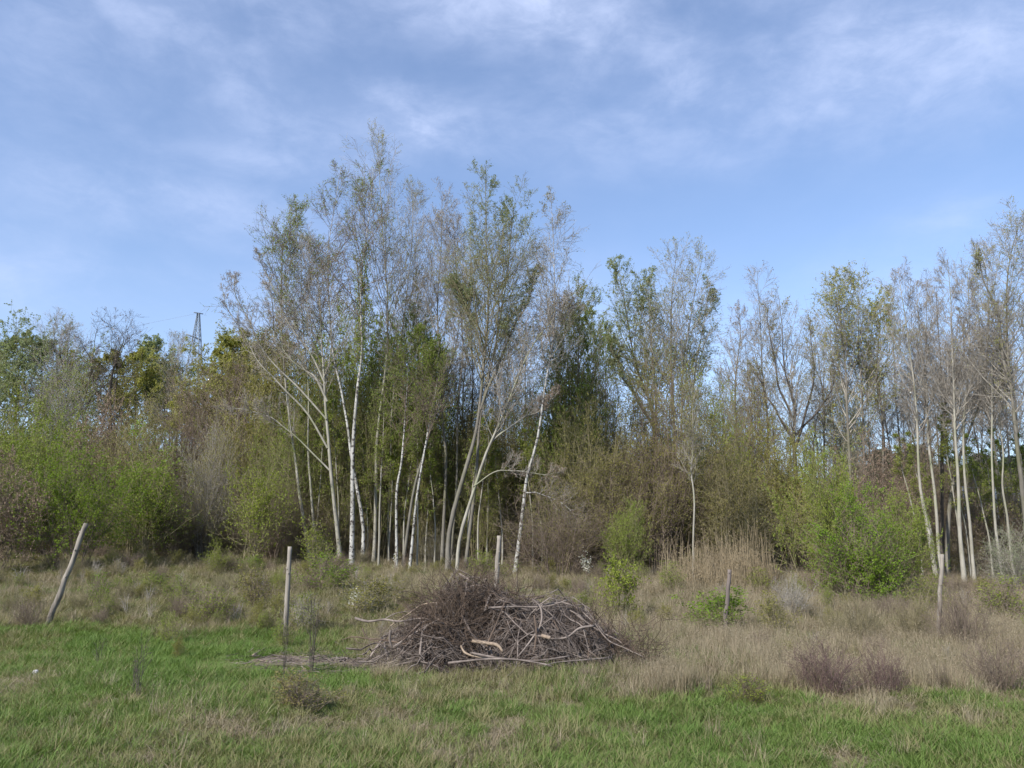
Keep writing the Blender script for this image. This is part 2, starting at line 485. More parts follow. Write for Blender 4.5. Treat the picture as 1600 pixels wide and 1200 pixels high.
def make_tree(name, kind, Y, stems, half, crown_py, label, cat='tree', bark='grey', width=10, limbs=(), group=None,
              lm=None, lf=None, seed=None, dens=1.0, back=0.0, tw=None, ls=None):
    """stems: list of pixel polylines from the foot to the tip, at depth Y; half: crown half width in pixels; width: foot width in pixels"""
    TREE_COUNT[0] += 1
    rng = np.random.default_rng(seed if seed is not None else 1000 + TREE_COUNT[0] * 17)
    K = dict(KINDS_T[kind])
    if lm: K['lm'] = lm
    if tw: K['tw'] = tw
    if ls: K['ls'] = ls
    if lf is not None: K['lf'] = lf
    sc = Y / F_PX * 1.02
    foot = P(stems[0][0][0], stems[0][0][1], Y)
    base = np.array([foot[0], Y, float(gz(foot[0], Y))])
    root = empty(name, base, label, cat, group)
    crown, fol = Acc(), Acc()
    half_m = half * sc
    allP, allR, cps = [], [], []
    for si, st in enumerate(stems):
        pts = [P(a, b, Y) for a, b in st]
        g = float(gz(pts[0][0], Y))
        pts[0][2] = g - 0.12
        pts = np.array(pts)
        pts[:, 1] += back * np.linspace(0, 1, len(pts)) * rng.uniform(-1, 1) * half_m + (rng.uniform(-0.5, 0.5) if si else 0)
        pts[0][2] = float(gz(pts[0][0], pts[0][1])) - 0.12
        k = 22
        line = smooth_line(pts, k)
        line += wander(rng, k, 0.035)
        w = width * (1.0 if si == 0 else rng.uniform(0.6, 0.9))
        if len(st[-1]) > 2: w = st[-1][2]
        f = np.linspace(0, 1, k)
        rad = (w * sc * 0.5 * 0.58) * (1 - f) ** 1.15 + 0.007
        rad[0] *= 1.35; rad[1] *= 1.08
        allP.append(line); allR.append(rad)
        z = line[:, 2]
        zc = P(st[0][0], crown_py + 75, Y)[2]
        idx = int(np.argmax(z > zc)) if (z > zc).any() else k // 2
        cps.append(max(idx / (k - 1), 0.12))
        ac = Acc()
        tubes(ac, (line - base)[None], rad[None], 8, rng, rough=0.08)
        link('trunk', ac.mesh('trunk', M[bark], True), root)
    for lb in limbs:
        w = lb[0]
        pts = np.array([P(a, b, Y + dy) for a, b, dy in [(q + (0,))[:3] for q in lb[1:]]])
        line = smooth_line(pts, 22)
        line += wander(rng, 22, 0.05)
        rad = (w * sc * 0.5 * 0.6) * (1 - np.linspace(0, 1, 22)) ** 0.9 + 0.006
        ac = Acc(); tubes(ac, (line - base)[None], rad[None], 6, rng, rough=0.06)
        link('limb', ac.mesh('limb', M[bark], True), root)
        allP.append(line); allR.append(rad); cps.append(0.3)
    for i, (line, rad, c0) in enumerate(zip(allP, allR, cps)):
        is_limb = i >= len(stems)
        n1 = int(K['n1'] * (1.55 if Y < 31 else 1.3) * dens * (0.55 if is_limb else (1.0 if len(stems) < 3 else 0.75)))
        hl = half_m * (0.85 if is_limb else 2.35)
        P1, R1, L1 = sprout(line[None], rad[None], rng, n1, c0, 0.985, hl, K['ang'], K['up'], 0.085, 7, 0.5, 0.005, K['prof'], 0.0105)
        P2, R2, L2 = sprout(P1, R1, rng, K['n2'], 0.18, 0.97, L1 * 0.42, (25, 60), K['up'] * 0.6, 0.11, 4 if Y < 31 else 3, 0.6, 0.0042, lambda s: 1.1 - 0.6 * s, 0.009)
        P3, R3, L3 = sprout(P2, R2, rng, K['n3'] + (1 if Y < 31 else 0), 0.12, 1.0, L2 * 0.55, (20, 60), K['up3'], 0.18, 2, 0.7, K['rt'], None, 0.008)
        for (a, b, s) in ((P1, R1, 4), (P2, R2, 3), (P3, R3, 3)):
            tubes(crown, a - base, b, s, tint=rng.uniform(0, 1, len(a)))
        if K['lf'] > 0:
            zmax = P3[:, 0, 2]
            hf = np.clip((zmax - zmax.min()) / max(np.ptp(zmax), 1e-3), 0, 1)
            # clumped foliage: some boughs carry more than others
            clump = 0.5 + 0.5 * np.sin(P3[:, 0, 0] * 2.1 + rng.uniform(0, 6)) * np.sin(P3[:, 0, 2] * 1.6 + rng.uniform(0, 6)) + rng.uniform(-0.3, 0.3, len(P3))
            cnt = rng.poisson(np.clip(K['lf'] * 1.1 * (1.5 if kind == 'leafy' else 1.0) * (0.35 + clump), 0, None))
            rep = np.repeat(np.arange(len(P3)), cnt)
            tt = rng.uniform(0.1, 1.0, (len(rep), 1))
            pp, _ = along(P3[rep], tt)
            leaves(fol, pp[:, 0] + rng.normal(size=(len(rep), 3)) * 0.03 - base, K['ls'] * (Y / 28) ** 0.5, rng, droop=0.5, tri=Y > 31)
    co = link('crown', crown.mesh('crown', M[K['tw']]), root)
    if fol.n:
        link('foliage', fol.mesh('foliage', M[K['lm']]), co)
    return root, (base, allP, cps)


def foliage_clump(root, base, parts, mat, rng, size=0.06):
    """leafy clumps on a trunk: parts = (centre point, radii, count)"""
    fol = Acc(); tw = Acc()
    for c, r, n in parts:
        c = np.asarray(c); r = np.asarray(r)
        q = norm(rng.normal(size=(n, 3))) * rng.uniform(0.15, 1, (n, 1)) ** 0.6
        q *= 1 + 0.35 * np.sin(q[:, :1] * 7 + q[:, 2:] * 5)
        leaves(fol, c + q * r - base, size, rng, droop=0.4)
        m = n // 14
        q = norm(rng.normal(size=(m, 3))) * rng.uniform(0.6, 1.0, (m, 1))
        a = c + q * r * 0.15; b = c + q * r
        mid = (a + b) / 2 + rng.normal(size=(m, 3)) * 0.08
        tubes(tw, np.stack([a, mid, b], 1) - base, np.tile([0.008, 0.005, 0.003], (m, 1)), 3, tint=rng.uniform(0, 1, m))
    o = link('sprays', tw.mesh('sprays', M['twig_olive']), root)
    link('foliage', fol.mesh('foliage', M[mat]), o)


# ---- birch and aspen clump in the middle, pixel polylines are foot to tip
make_tree('birch_tree', 'birch', 28.5, [[(486, 880), (472, 790), (464, 730), (452, 650), (438, 505), (440, 407), (456, 322)],
          [(496, 880), (488, 780), (484, 700), (482, 600), (474, 464), (466, 370)]], 52, 520,
          'tall twin-stemmed birch with leafy drooping top at the left of the birch clump', bark='pale', width=9, lf=3.0, lm='leaf_spring')
make_tree('aspen_tree', 'bare', 28, [[(534, 862), (520, 773), (512, 687), (509, 620), (505, 560), (500, 500), (493, 430), (486, 385)]], 55, 560,
          'bare aspen with long dark limbs sweeping out to the left of the clump', bark='pale', width=10, lf=0.5,
          limbs=[(6, (511, 627), (493, 592), (475, 578), (450, 557), (430, 520), (424, 470, -1), (418, 430, -1)),
                 (5, (512, 700), (478, 640), (440, 600), (405, 567), (383, 525), (362, 485), (350, 448)),
                 (4.5, (510, 655), (468, 605), (430, 570), (402, 535), (385, 490), (372, 450), (362, 430)),
                 (4, (515, 735), (482, 700), (450, 672), (420, 650), (385, 640), (350, 640)),
                 (4.5, (508, 600), (480, 540), (440, 480), (418, 430), (405, 395))])
make_tree('birch_tree', 'birch', 27.5, [[(549, 895), (550, 800), (551, 722), (556, 650), (560, 595), (566, 540), (565, 470), (568, 400), (576, 330), (582, 262)]], 50, 470,
          'white birch with black marks standing foremost in the clump, ivy green up its middle', bark='birch', width=12, lf=1.6)
make_tree('birch_tree', 'birch', 28.2, [[(566, 888), (567, 825), (556, 752), (546, 700), (540, 665), (530, 600), (519, 550), (514, 490), (512, 400), (522, 330), (532, 262)]], 42, 480,
          'birch crossing behind the foremost white birch and bending left as it rises', bark='birch', width=9, lf=1.2)
make_tree('aspen_tree', 'bare_leafy', 29, [[(584, 870), (587, 804), (590, 700), (594, 640), (606, 550), (607, 480), (600, 400), (595, 300), (590, 218)],
          [(604, 870), (604, 773), (608, 698), (613, 612), (622, 540), (634, 460), (642, 370), (640, 290)]], 62, 500,
          'tallest tree of the clump, twin-stemmed with a bare tip', bark='pale', width=9, lf=1.3)
make_tree('birch_tree', 'birch', 27.6, [[(620, 875), (620, 773), (628, 715), (633, 646), (640, 580), (646, 520)]], 36, 650,
          'slim birch with bright white bark and low dark green crown', bark='birch', width=7, lf=5, lm='leaf_dark')
make_tree('birch_tree', 'birch', 27.2, [[(640, 862), (655, 742), (672, 650), (682, 590), (684, 545)]], 34, 640,
          'thin birch leaning right beside the slim white one', bark='birch', width=6, lf=5, lm='leaf_dark')
make_tree('aspen_tree', 'bare', 27.8, [[(628, 878), (647, 772), (672, 676), (690, 610), (712, 540), (722, 450)]], 30, 600,
          'thin grey stem slanting strongly to the right through the clump', bark='grey', width=7, lf=0.5)
make_tree('aspen_tree', 'bare', 28.6, [[(690, 890), (697, 729), (695, 653), (690, 560), (686, 480), (688, 400), (690, 298)],
          [(702, 890), (712, 760), (716, 640), (724, 540), (716, 440), (708, 340)]], 40, 480,
          'bare grey aspen with two straight stems filling the gap of the clump', bark='grey', width=8, lf=0.6)
make_tree('poplar_tree', 'leafy', 27, [[(700, 893), (704, 832), (730, 722), (750, 646), (759, 550), (764, 470), (760, 380), (758, 278)],
          [(725, 888), (740, 780), (748, 660), (772, 540), (790, 430), (804, 305)]], 62, 560,
          'large dark-footed poplar with pale green leafy top right of the gap', bark='grey', width=13.5, lf=2.6, lm='leaf_blue',
          limbs=[(7, (751, 640), (772, 580), (800, 520), (826, 470), (842, 420)), (6, (757, 560), (738, 510), (722, 470), (706, 440))])
make_tree('poplar_tree', 'bare', 26.5, [[(713, 886), (720, 835), (750, 732), (783, 653), (824, 553), (866, 498), (892, 482)]], 40, 620,
          'pale poplar leaning far to the right with a curved top', bark='pale', width=10, lf=1.0,
          limbs=[(3.5, (740, 760), (775, 738), (810, 735), (850, 742), (880, 738)), (5, (768, 690), (810, 655), (845, 640), (880, 610))])
make_tree('birch_tree', 'birch', 26.5, [[(804, 884), (818, 790), (824, 742), (838, 687), (850, 605), (862, 540), (866, 470), (864, 400), (858, 308)]], 50, 540,
          'lone white birch with a lean, rightmost of the clump, purplish twiggy top', bark='birch', width=9, lf=1.0, lm='leaf_olive', tw='twig_grey', dens=1.35,
          limbs=[(3, (820, 770), (850, 772), (890, 800), (925, 845))])
make_tree('poplar_tree', 'leafy', 29.5, [[(885, 880), (892, 720), (900, 640), (906, 540), (908, 455)], [(865, 880), (868, 740), (872, 600), (880, 500)]], 48, 700,
          'loose green tree filling in right of the lone white birch', bark='grey', width=9, lf=3.4, lm='leaf_spring')

# ---- right of the middle
make_tree('willow_tree', 'leafy', 36, [[(1025, 850), (1021, 660), (1004, 600), (985, 520), (965, 425)], [(1030, 850), (1024, 650), (1018, 560), (1010, 438)]], 52, 660,
          'dark-trunked willow with spreading limbs and thin grey-green leaf behind thicket', bark='dark', width=12, lf=3.6, lm='leaf_blue', tw='twig_olive',
          limbs=[(8, (1021, 665), (990, 620), (965, 570), (948, 510))], dens=1.2)
make_tree('poplar_tree', 'bare_leafy', 35, [[(1055, 850), (1053, 640), (1048, 500), (1060, 388)], [(1062, 850), (1064, 620), (1078, 500), (1098, 400)]], 46, 600,
          'tall thin poplar with bare top rising over the willow', bark='grey', width=9, lf=1.0)
make_tree('poplar_tree', 'leafy', 36, [[(1078, 850), (1080, 660), (1090, 560), (1110, 450)]], 36, 640,
          'short grey-green poplar at the right shoulder of the willow', bark='grey', width=8, lf=3.0, lm='leaf_blue')
make_tree('aspen_tree', 'bare', 34, [[(1150, 850), (1150, 660), (1152, 560), (1156, 482)]], 30, 640,
          'small bare aspen at the left end of the right-hand row', bark='grey', width=7, lf=0.6)
make_tree('aspen_tree', 'bare', 33.5, [[(1195, 860), (1200, 700), (1190, 560), (1184, 425)]], 38, 600,
          'bare aspen with a pointed top left of the many-limbed dark tree', bark='grey', width=8, lf=0.4)
make_tree('alder_tree', 'bare', 33, [[(1244, 860), (1243, 723), (1238, 640), (1225, 560), (1218, 468)]], 48, 640,
          'dark short-trunked tree with many steep bare limbs fanning upward', bark='dark', width=14, lf=0.9, lm='leaf_olive',
          limbs=[(7, (1243, 700), (1262, 640), (1270, 570), (1262, 500)), (6, (1242, 690), (1210, 640), (1190, 600), (1172, 570)),
                 (6, (1243, 680), (1280, 640), (1300, 600), (1310, 550)), (6, (1241, 660), (1215, 600), (1205, 530), (1200, 480))])
make_tree('poplar_tree', 'leafy', 32, [[(1330, 860), (1326, 650), (1318, 540), (1308, 445)], [(1350, 860), (1355, 650), (1350, 550), (1345, 440)]], 55, 640,
          'broad thinly leafed poplar with green upper crown in the right-hand row', bark='grey', width=9, lf=2.0, lm='leaf_willow', tw='twig_grey', dens=1.15)
make_tree('poplar_tree', 'leafy', 33, [[(1380, 860), (1376, 660), (1374, 560), (1380, 460)]], 36, 600,
          'yellowish leafed poplar between the broad poplar and the pale bare stems', bark='grey', width=8, lf=3.0, lm='leaf_willow')
make_tree('aspen_tree', 'bare', 27, [[(1462, 888), (1455, 850), (1448, 800), (1437, 740), (1430, 640), (1422, 560), (1414, 480), (1408, 422)]], 38, 650,
          'pale bare aspen, leftmost of the stems above the right fence post', bark='pale', width=11, lf=0.3)
make_tree('aspen_tree', 'bare', 27.4, [[(1468, 885), (1461, 790), (1453, 700), (1450, 620), (1440, 540), (1430, 440)]], 34, 620,
          'pale aspen standing close behind the leftmost of the right-hand stems', bark='pale', width=8, lf=0.3)
make_tree('alder_tree', 'bare', 29, [[(1470, 885), (1472, 760), (1473, 660), (1474, 618), (1466, 540), (1463, 445)]], 36, 620,
          'dark forked alder among the pale stems on the right', bark='dark', width=11, lf=0.3,
          limbs=[(8, (1473, 640), (1484, 612), (1496, 590), (1504, 540), (1500, 480))])
make_tree('aspen_tree', 'bare', 26, [[(1506, 900), (1500, 830), (1497, 750), (1494, 680), (1492, 600), (1487, 500), (1480, 408)]], 42, 620,
          'straight pale aspen with the tallest slim tip among the right-hand stems', bark='pale', width=11, lf=0.3)
make_tree('aspen_tree', 'bare', 26.3, [[(1522, 900), (1514, 830), (1507, 740), (1505, 640), (1510, 560), (1512, 480), (1506, 425)]], 34, 620,
          'slim pale aspen just right of the straight pale one', bark='pale', width=8, lf=0.3)
make_tree('aspen_tree', 'bare', 28.5, [[(1478, 885), (1480, 800), (1492, 735), (1520, 660), (1537, 612), (1541, 540), (1540, 440), (1534, 392)]], 40, 600,
          'brownish tree whose trunk bows out to the right before going straight up', bark='grey', width=11, lf=0.3)
make_tree('aspen_tree', 'bare', 25.5, [[(1566, 892), (1555, 820), (1549, 730), (1546, 640), (1550, 560), (1556, 470)]], 30, 620,
          'thin pale stem alone before the dark pines at right', bark='pale', width=7, lf=0.2)
make_tree('aspen_tree', 'bare', 26, [[(1584, 892), (1572, 800), (1566, 720), (1560, 640), (1566, 540)]], 28, 620,
          'thin slightly leaning stem near the right edge', bark='pale', width=6, lf=0.2)
make_tree('poplar_tree', 'bare_leafy', 25, [[(1616, 905), (1600, 800), (1590, 720), (1585, 640), (1574, 560), (1572, 480), (1580, 400), (1594, 338)],
          [(1640, 905), (1630, 780), (1618, 640), (1612, 500), (1606, 350)]], 62, 600,
          'big grey poplar at the right edge, highest of the right-hand trees', bark='grey', width=13, lf=1.6,
          limbs=[(8, (1580, 600), (1566, 560), (1556, 500), (1540, 440), (1528, 400))])
make_tree('birch_sapling', 'bare_leafy', 24, [[(1083, 868), (1081, 790), (1079, 700), (1082, 610)]], 26, 690,
          'single thin white sapling with pale green top, in front of the brown thicket', bark='pale', width=5, lf=2.4, lm='leaf_olive', dens=0.7)

# ---- left background
make_tree('willow_tree', 'willow', 44, [[(20, 850), (24, 700), (30, 600), (34, 525)], [(45, 850), (50, 700), (60, 600), (62, 535)], [(-10, 850), (-5, 700), (-2, 620), (0, 540)]], 50, 720,
          'round blue-green tree at the far left edge', bark='grey', width=10, lm='leaf_blue', lf=17, tw='twig_olive', dens=1.2)
make_tree('aspen_tree', 'bare', 43, [[(92, 850), (92, 700), (90, 600), (86, 505)], [(102, 850), (104, 700), (108, 600), (112, 515)]], 44, 640,
          'wispy pale bare tree right of the round blue-green one', bark='grey', width=7, lf=0.15, dens=1.2)
make_tree('alder_tree', 'spread', 38, [[(130, 850), (130, 690), (127, 640), (140, 590), (150, 514)]], 42, 650,
          'dark leafless tree forking low into curved limbs on the left', bark='dark', width=9,
          limbs=[(7, (128, 640), (112, 600), (97, 570), (95, 540)), (6, (130, 705), (108, 675), (80, 640), (55, 610), (35, 600)), (6, (129, 650), (143, 610), (142, 560), (126, 530))])
make_tree('alder_tree', 'spread', 38.5, [[(178, 850), (176, 690), (172, 600), (183, 560), (192, 530), (176, 505)], [(190, 850), (187, 690), (190, 600), (196, 540)]], 32, 640,
          'dark leafless tree with an upright hooked tip on the left', bark='dark', width=8)
make_tree('willow_tree', 'willow', 42, [[(165, 850), (168, 700), (176, 620), (180, 550)]], 34, 690,
          'olive willow behind the dark leafless trees', bark='dark', width=9, lm='leaf_olive')
make_tree('willow_tree', 'willow', 42.5, [[(208, 850), (210, 700), (212, 620), (214, 545)]], 32, 700,
          'yellow-olive willow left of the small blue-green crown', bark='dark', width=9)
make_tree('willow_tree', 'willow', 45, [[(240, 850), (242, 700), (240, 600), (236, 532)], [(252, 850), (252, 700), (254, 630), (255, 570)]], 22, 600,
          'blue-green crowned tree with sky showing between its stems', bark='dark', width=6, lm='leaf_blue', dens=0.8)
make_tree('aspen_tree', 'bare', 46, [[(274, 850), (274, 650), (273, 525)], [(284, 850), (284, 650), (285, 535)]], 20, 600,
          'thin bare tree just left of the pylon', bark='grey', width=5, lf=0.1, dens=0.7)
make_tree('willow_tree', 'willow', 38, [[(345, 850), (350, 700), (354, 620), (354, 524)], [(362, 850), (366, 700), (374, 610), (380, 514)], [(334, 850), (334, 740), (332, 690), (330, 640)]], 34, 640,
          'large domed olive willow in front of the pylon', bark='dark', width=9, dens=1.3)
make_tree('willow_tree', 'willow', 39, [[(392, 850), (394, 700), (398, 620), (402, 535)]], 36, 640,
          'olive willow at the right flank of the big domed one', bark='dark', width=8, lm='leaf_olive')
make_tree('willow_tree', 'willow', 37, [[(440, 850), (442, 700), (446, 620), (448, 520)]], 40, 680,
          'grey-olive willow seen through the bare limbs of the leftmost aspen', bark='dark', width=8, lm='leaf_olive', lf=4)
make_tree('alder_tree', 'bare', 36, [[(300, 850), (320, 720), (336, 650), (342, 590)], [(345, 850), (352, 720), (366, 640), (372, 580)]], 40, 720,
          'tangled brown leafless tree under the domed willow', bark='dark', width=7, tw='twig_brown', lf=0.2)
# ---- fill between
make_tree('poplar_tree', 'bare', 34, [[(655, 860), (655, 700), (655, 560), (648, 440)]], 45, 620,
          'slim poplar with reddish buds seen through the gap of the clump', bark='grey', width=7, lf=1.2, lm='leaf_brown')
make_tree('poplar_tree', 'bare', 34, [[(735, 860), (736, 700), (738, 560), (735, 420)]], 42, 620,
          'background bare poplar behind the dark-footed one', bark='grey', width=7, lf=1.0, lm='leaf_olive')
make_tree('poplar_tree', 'leafy', 38, [[(925, 860), (928, 700), (930, 580), (925, 470)]], 30, 640,
          'grey-green poplar left of the dark-trunked willow', bark='grey', width=7, lm='leaf_blue', lf=2.5)
make_tree('aspen_tree', 'bare', 36, [[(1290, 860), (1288, 700), (1282, 580), (1270, 500)], [(1415, 860), (1410, 700), (1402, 580), (1400, 500)]], 34, 620,
          'background bare aspen with two stems wide apart behind the broad poplar', bark='grey', width=6, lf=0.6, lm='catkin')
make_tree('aspen_tree', 'bare', 36, [[(1440, 860), (1444, 700), (1448, 560), (1450, 440)], [(1530, 860), (1528, 700), (1524, 560), (1520, 450)]], 34, 640,
          'background bare aspen with two stems seen between the pale ones', bark='grey', width=6, lf=0.3)

# rows of further bare trees and thin young stems, copied
def copy_tree(src, px, Y, label, group, sx=1.0, sz=1.0, rot=0.0):
    x = (px - 800) * Y / F_PX
    r = src.copy(); COL.objects.link(r)
    r.location = (x, Y, float(gz(x, Y))); r.scale = (sx, sx, sz); r.rotation_euler = (0, 0, rot)
    r['label'] = label; r['group'] = group
    for ch in src.children:
        c = ch.copy(); COL.objects.link(c); c.parent = r
        for gch in ch.children:
            d = gch.copy(); COL.objects.link(d); d.parent = c
    return r
def find_tree(start):
    return [o for o in bpy.data.objects if str(o.get('label', '')).startswith(start)][0]
_rng = np.random.default_rng(404)
_src = [find_tree('bare aspen with a pointed top'), find_tree('slim poplar with reddish buds'), find_tree('background bare poplar behind'), find_tree('small bare aspen at the left end')]
for _i, _px in enumerate([1140, 1168, 1212, 1262, 1296, 1322, 1362, 1392, 1412, 1436, 1456, 1484, 1512, 1530, 1552, 1576, 1602, 1640, 1680, 1158, 1190, 1232, 1278, 1340, 1378, 1424, 1468, 1500, 1541, 1566, 1590]):
    _t = _src[_i % 4]
    _hz = np.interp(_px, [1140, 1400, 1600], [0.80, 0.88, 0.95]) * _rng.uniform(0.82, 1.0)
    copy_tree(_t, _px, _rng.uniform(34, 42), 'grey leafless tree in the hazy twig screen behind the right-hand row', 'background trees on the right', 1.0, _hz, _rng.uniform(0, 6.28))
for _i, _px in enumerate([455, 520, 560, 605, 640, 672, 720, 790, 830, 880, 948]):
    _t = _src[(_i + 1) % 3]
    copy_tree(_t, _px, _rng.uniform(33, 39), 'slender leafless tree in the twig screen behind the birch clump', 'background trees behind the clump', 1.0, _rng.uniform(0.72, 0.95), _rng.uniform(0, 6.28))
for _i, _px in enumerate([72, 118, 262, 425]):
    _t = _src[(0, 3, 2)[_i % 3]]
    copy_tree(_t, _px, _rng.uniform(40, 46), 'thin leafless tree among the willows on the left', 'background trees on the left', 0.9, _rng.uniform(0.68, 0.84), _rng.uniform(0, 6.28))
# young stems
make_tree('young_birch', 'birch', 28.8, [[(526, 880), (528, 780), (522, 690), (520, 600)]], 14, 700,
          'thin young birch stem just left of the foremost white birch', cat='sapling', bark='pale', width=4.5, lf=2.5, dens=0.6)
_y = find_tree('thin young birch stem just left')
for _i, (_px, _YY) in enumerate([(470, 29.4), (500, 28.9), (515, 29.5), (578, 29.2), (596, 27.9), (612, 29.3), (634, 29), (655, 28.4), (668, 29.2), (682, 28.7), (708, 29.6), (733, 27.6), (748, 28.3), (762, 29.0), (785, 28.4), (832, 28.8), (846, 29.4)]):
    copy_tree(_y, _px, _YY, 'thin young stem rising in the shade of the clump', 'thin young stems in the clump', 1.0, _rng.uniform(0.55, 1.0), _rng.uniform(0, 6.28))
for _i, (_px, _YY) in enumerate([(1425, 27.5), (1445, 28.2), (1486, 28), (1498, 28.8), (1532, 27.8), (1544, 28.5), (1562, 29), (1588, 27.5), (1610, 28)]):
    copy_tree(_y, _px, _YY, 'thin young stem among the pale trunks on the right', 'thin young stems on the right', 1.0, _rng.uniform(0.6, 1.0), _rng.uniform(0, 6.28))

# leafy sprays on the front trees
def sprays_on(name_idx, Y, items, mat, seed):
    roots = [o for o in bpy.data.objects if o.get('category') == 'tree']
    r = roots[name_idx]
    rng = np.random.default_rng(seed)
    base = np.array(r.location)
    parts = []
    for px, py, rx, ry, n in items:
        parts.append((P(px, py, Y), (rx * Y / F_PX, rx * Y / F_PX, ry * Y / F_PX), n))
    foliage_clump(r, base, parts, mat, rng)
by_label = {o['label']: i for i, o in enumerate([o for o in bpy.data.objects if o.get('category') == 'tree'])}
k0 = [i for l, i in by_label.items() if l.startswith('white birch with black')][0]
sprays_on(k0, 27.6, [(568, 440, 15, 60, 900), (563, 540, 18, 60, 1100), (572, 390, 9, 25, 260)], 'leaf_spring', 5)
k1 = [i for l, i in by_label.items() if l.startswith('tall twin-stemmed birch')][0]
sprays_on(k1, 28.5, [(455, 350, 18, 28, 320), (448, 380, 14, 30, 240)], 'leaf_spring', 6)


# ------------------------------------------------------------------ shrubs
def shrub_proto(seed, h, w, nst, n1, n2, leaves_n, ls, spread, wob=0.1, up=0.1, rt=0.003, r0=0.018, stem_lean=0.5, n3=0, shape='round', tipsize=1.0):
    rng = np.random.default_rng(seed)
    k = 8
    az = rng.uniform(0, 2 * math.pi, nst)
    rr = rng.uniform(0, 1, nst) ** 0.8
    b = np.stack([np.cos(az) * rr * w * 0.16, np.sin(az) * rr * w * 0.16, np.zeros(nst) - 0.05], -1)
    lean = rr * spread
    d = norm(np.stack([np.cos(az) * lean, np.sin(az) * lean, np.ones(nst)], -1))
    hmax = h * (1 - 0.45 * rr ** 2) if shape == 'round' else h * (1 - 0.75 * rr)
    L = hmax * rng.uniform(0.8, 1.05, nst)
    S = np.zeros((nst, k, 3)); S[:, 0] = b
    for j in range(1, k):
        d = norm(d + np.array([0, 0, up]) + rng.normal(size=(nst, 3)) * wob)
        S[:, j] = S[:, j - 1] + d * (L / (k - 1))[:, None]
    f = np.linspace(0, 1, k)[None]
    SR = r0 * rng.uniform(0.6, 1.2, (nst, 1)) * (1 - f) + rt * 1.4 * f
    wood, fol = Acc(), Acc()
    tubes(wood, S, SR, 4, tint=rng.uniform(0, 1, nst))
    P1, R1, L1 = sprout(S, SR, rng, n1, 0.12, 1.0, h * 0.34, (25, 70), up, 0.16, 5, 0.55, rt * 1.2, lambda s: 1.1 - 0.55 * s)
    P2, R2, L2 = sprout(P1, R1, rng, n2, 0.15, 1.0, L1 * 0.45, (25, 65), up * 0.7, 0.18, 3, 0.7, rt)
    tubes(wood, P1, R1, 3, tint=rng.uniform(0, 1, len(P1)))
    tubes(wood, P2, R2, 3, tint=rng.uniform(0, 1, len(P2)))
    last = P2
    if leaves_n:
        q = rng.integers(0, len(last), leaves_n)
        cl = 0.6 + 0.4 * np.sin(last[q][:, 0, 0] * 3.1 + seed) * np.sin(last[q][:, 0, 2] * 2.7) 
        q = q[rng.uniform(0, 1, leaves_n) < cl]
        pp, _ = along(last[q], rng.uniform(0.1, 1, (len(q), 1)))
        leaves(fol, pp[:, 0] + rng.normal(size=(len(q), 3)) * 0.025, ls, rng, droop=0.2, up=0.5)
    return dict(h=h * 0.97, w=w, wood=wood, fol=fol, seed=seed, me=None)


def proto_mesh(p, nm):
    if p['me'] is None:
        p['me'] = (p['wood'].mesh(nm + '_stems', M['twig_brown']), p['fol'].mesh(nm + '_foliage', M['leaf_spring']) if p['fol'].n else None)
        allv = np.concatenate(p['wood'].v)
        if p['fol'].n: allv = np.concatenate(p['fol'].v)
        p['h'] = float(np.percentile(allv[:, 2], {'thick': 80, 'bare': 78, 'dense': 90, 'airy': 98, 'cone': 98}.get(nm, 95))); p['w'] = float(np.percentile(np.abs(allv[:, 0]), 93) * 2)
    return p['me']


PR = {
    'dense':  [shrub_proto(11, 4.0, 3.4, 18, 12, 8, 34000, 0.054, 0.62), shrub_proto(12, 4.0, 3.4, 18, 12, 8, 34000, 0.054, 0.62), shrub_proto(19, 4.0, 3.6, 19, 12, 8, 36000, 0.054, 0.8)],
    'thick':  [shrub_proto(21, 4.0, 3.0, 26, 11, 7, 27000, 0.036, 0.42), shrub_proto(22, 4.0, 3.0, 26, 11, 7, 27000, 0.036, 0.42), shrub_proto(29, 4.0, 3.2, 28, 11, 7, 28000, 0.036, 0.5)],
    'bare':   [shrub_proto(31, 4.0, 3.0, 24, 12, 8, 9000, 0.032, 0.5), shrub_proto(32, 4.0, 3.0, 24, 12, 8, 9000, 0.032, 0.5)],
    'airy':   [shrub_proto(41, 4.0, 1.8, 9, 13, 7, 12000, 0.05, 0.28, shape='cone'), shrub_proto(42, 4.0, 1.8, 9, 13, 7, 12000, 0.05, 0.28, shape='cone')],
    'cone':   [shrub_proto(51, 3.2, 2.4, 17, 14, 8, 36000, 0.044, 0.62, shape='cone')],
    'small':  [shrub_proto(61, 1.0, 0.8, 14, 10, 6, 5200, 0.032, 0.6, rt=0.0018, r0=0.007), shrub_proto(62, 1.0, 0.8, 12, 10, 6, 4600, 0.032, 0.6, rt=0.0018, r0=0.007), shrub_proto(63, 1.0, 0.7, 10, 9, 6, 3600, 0.034, 0.45, rt=0.0018, r0=0.006)],
    'twiggy': [shrub_proto(71, 1.0, 1.3, 34, 8, 4, 500, 0.012, 0.95, wob=0.16, rt=0.0016, r0=0.006), shrub_proto(72, 1.0, 1.1, 30, 8, 5, 900, 0.014, 0.75, wob=0.15, rt=0.0016, r0=0.006)],
    'stalk':  [shrub_proto(81, 1.0, 0.3, 3, 7, 2, 60, 0.02, 0.25, wob=0.12, rt=0.004, r0=0.015)],
}
SH_N = [0]


def slot_mat(o, mat):
    o.material_slots[0].link = 'OBJECT'
    o.material_slots[0].material = mat


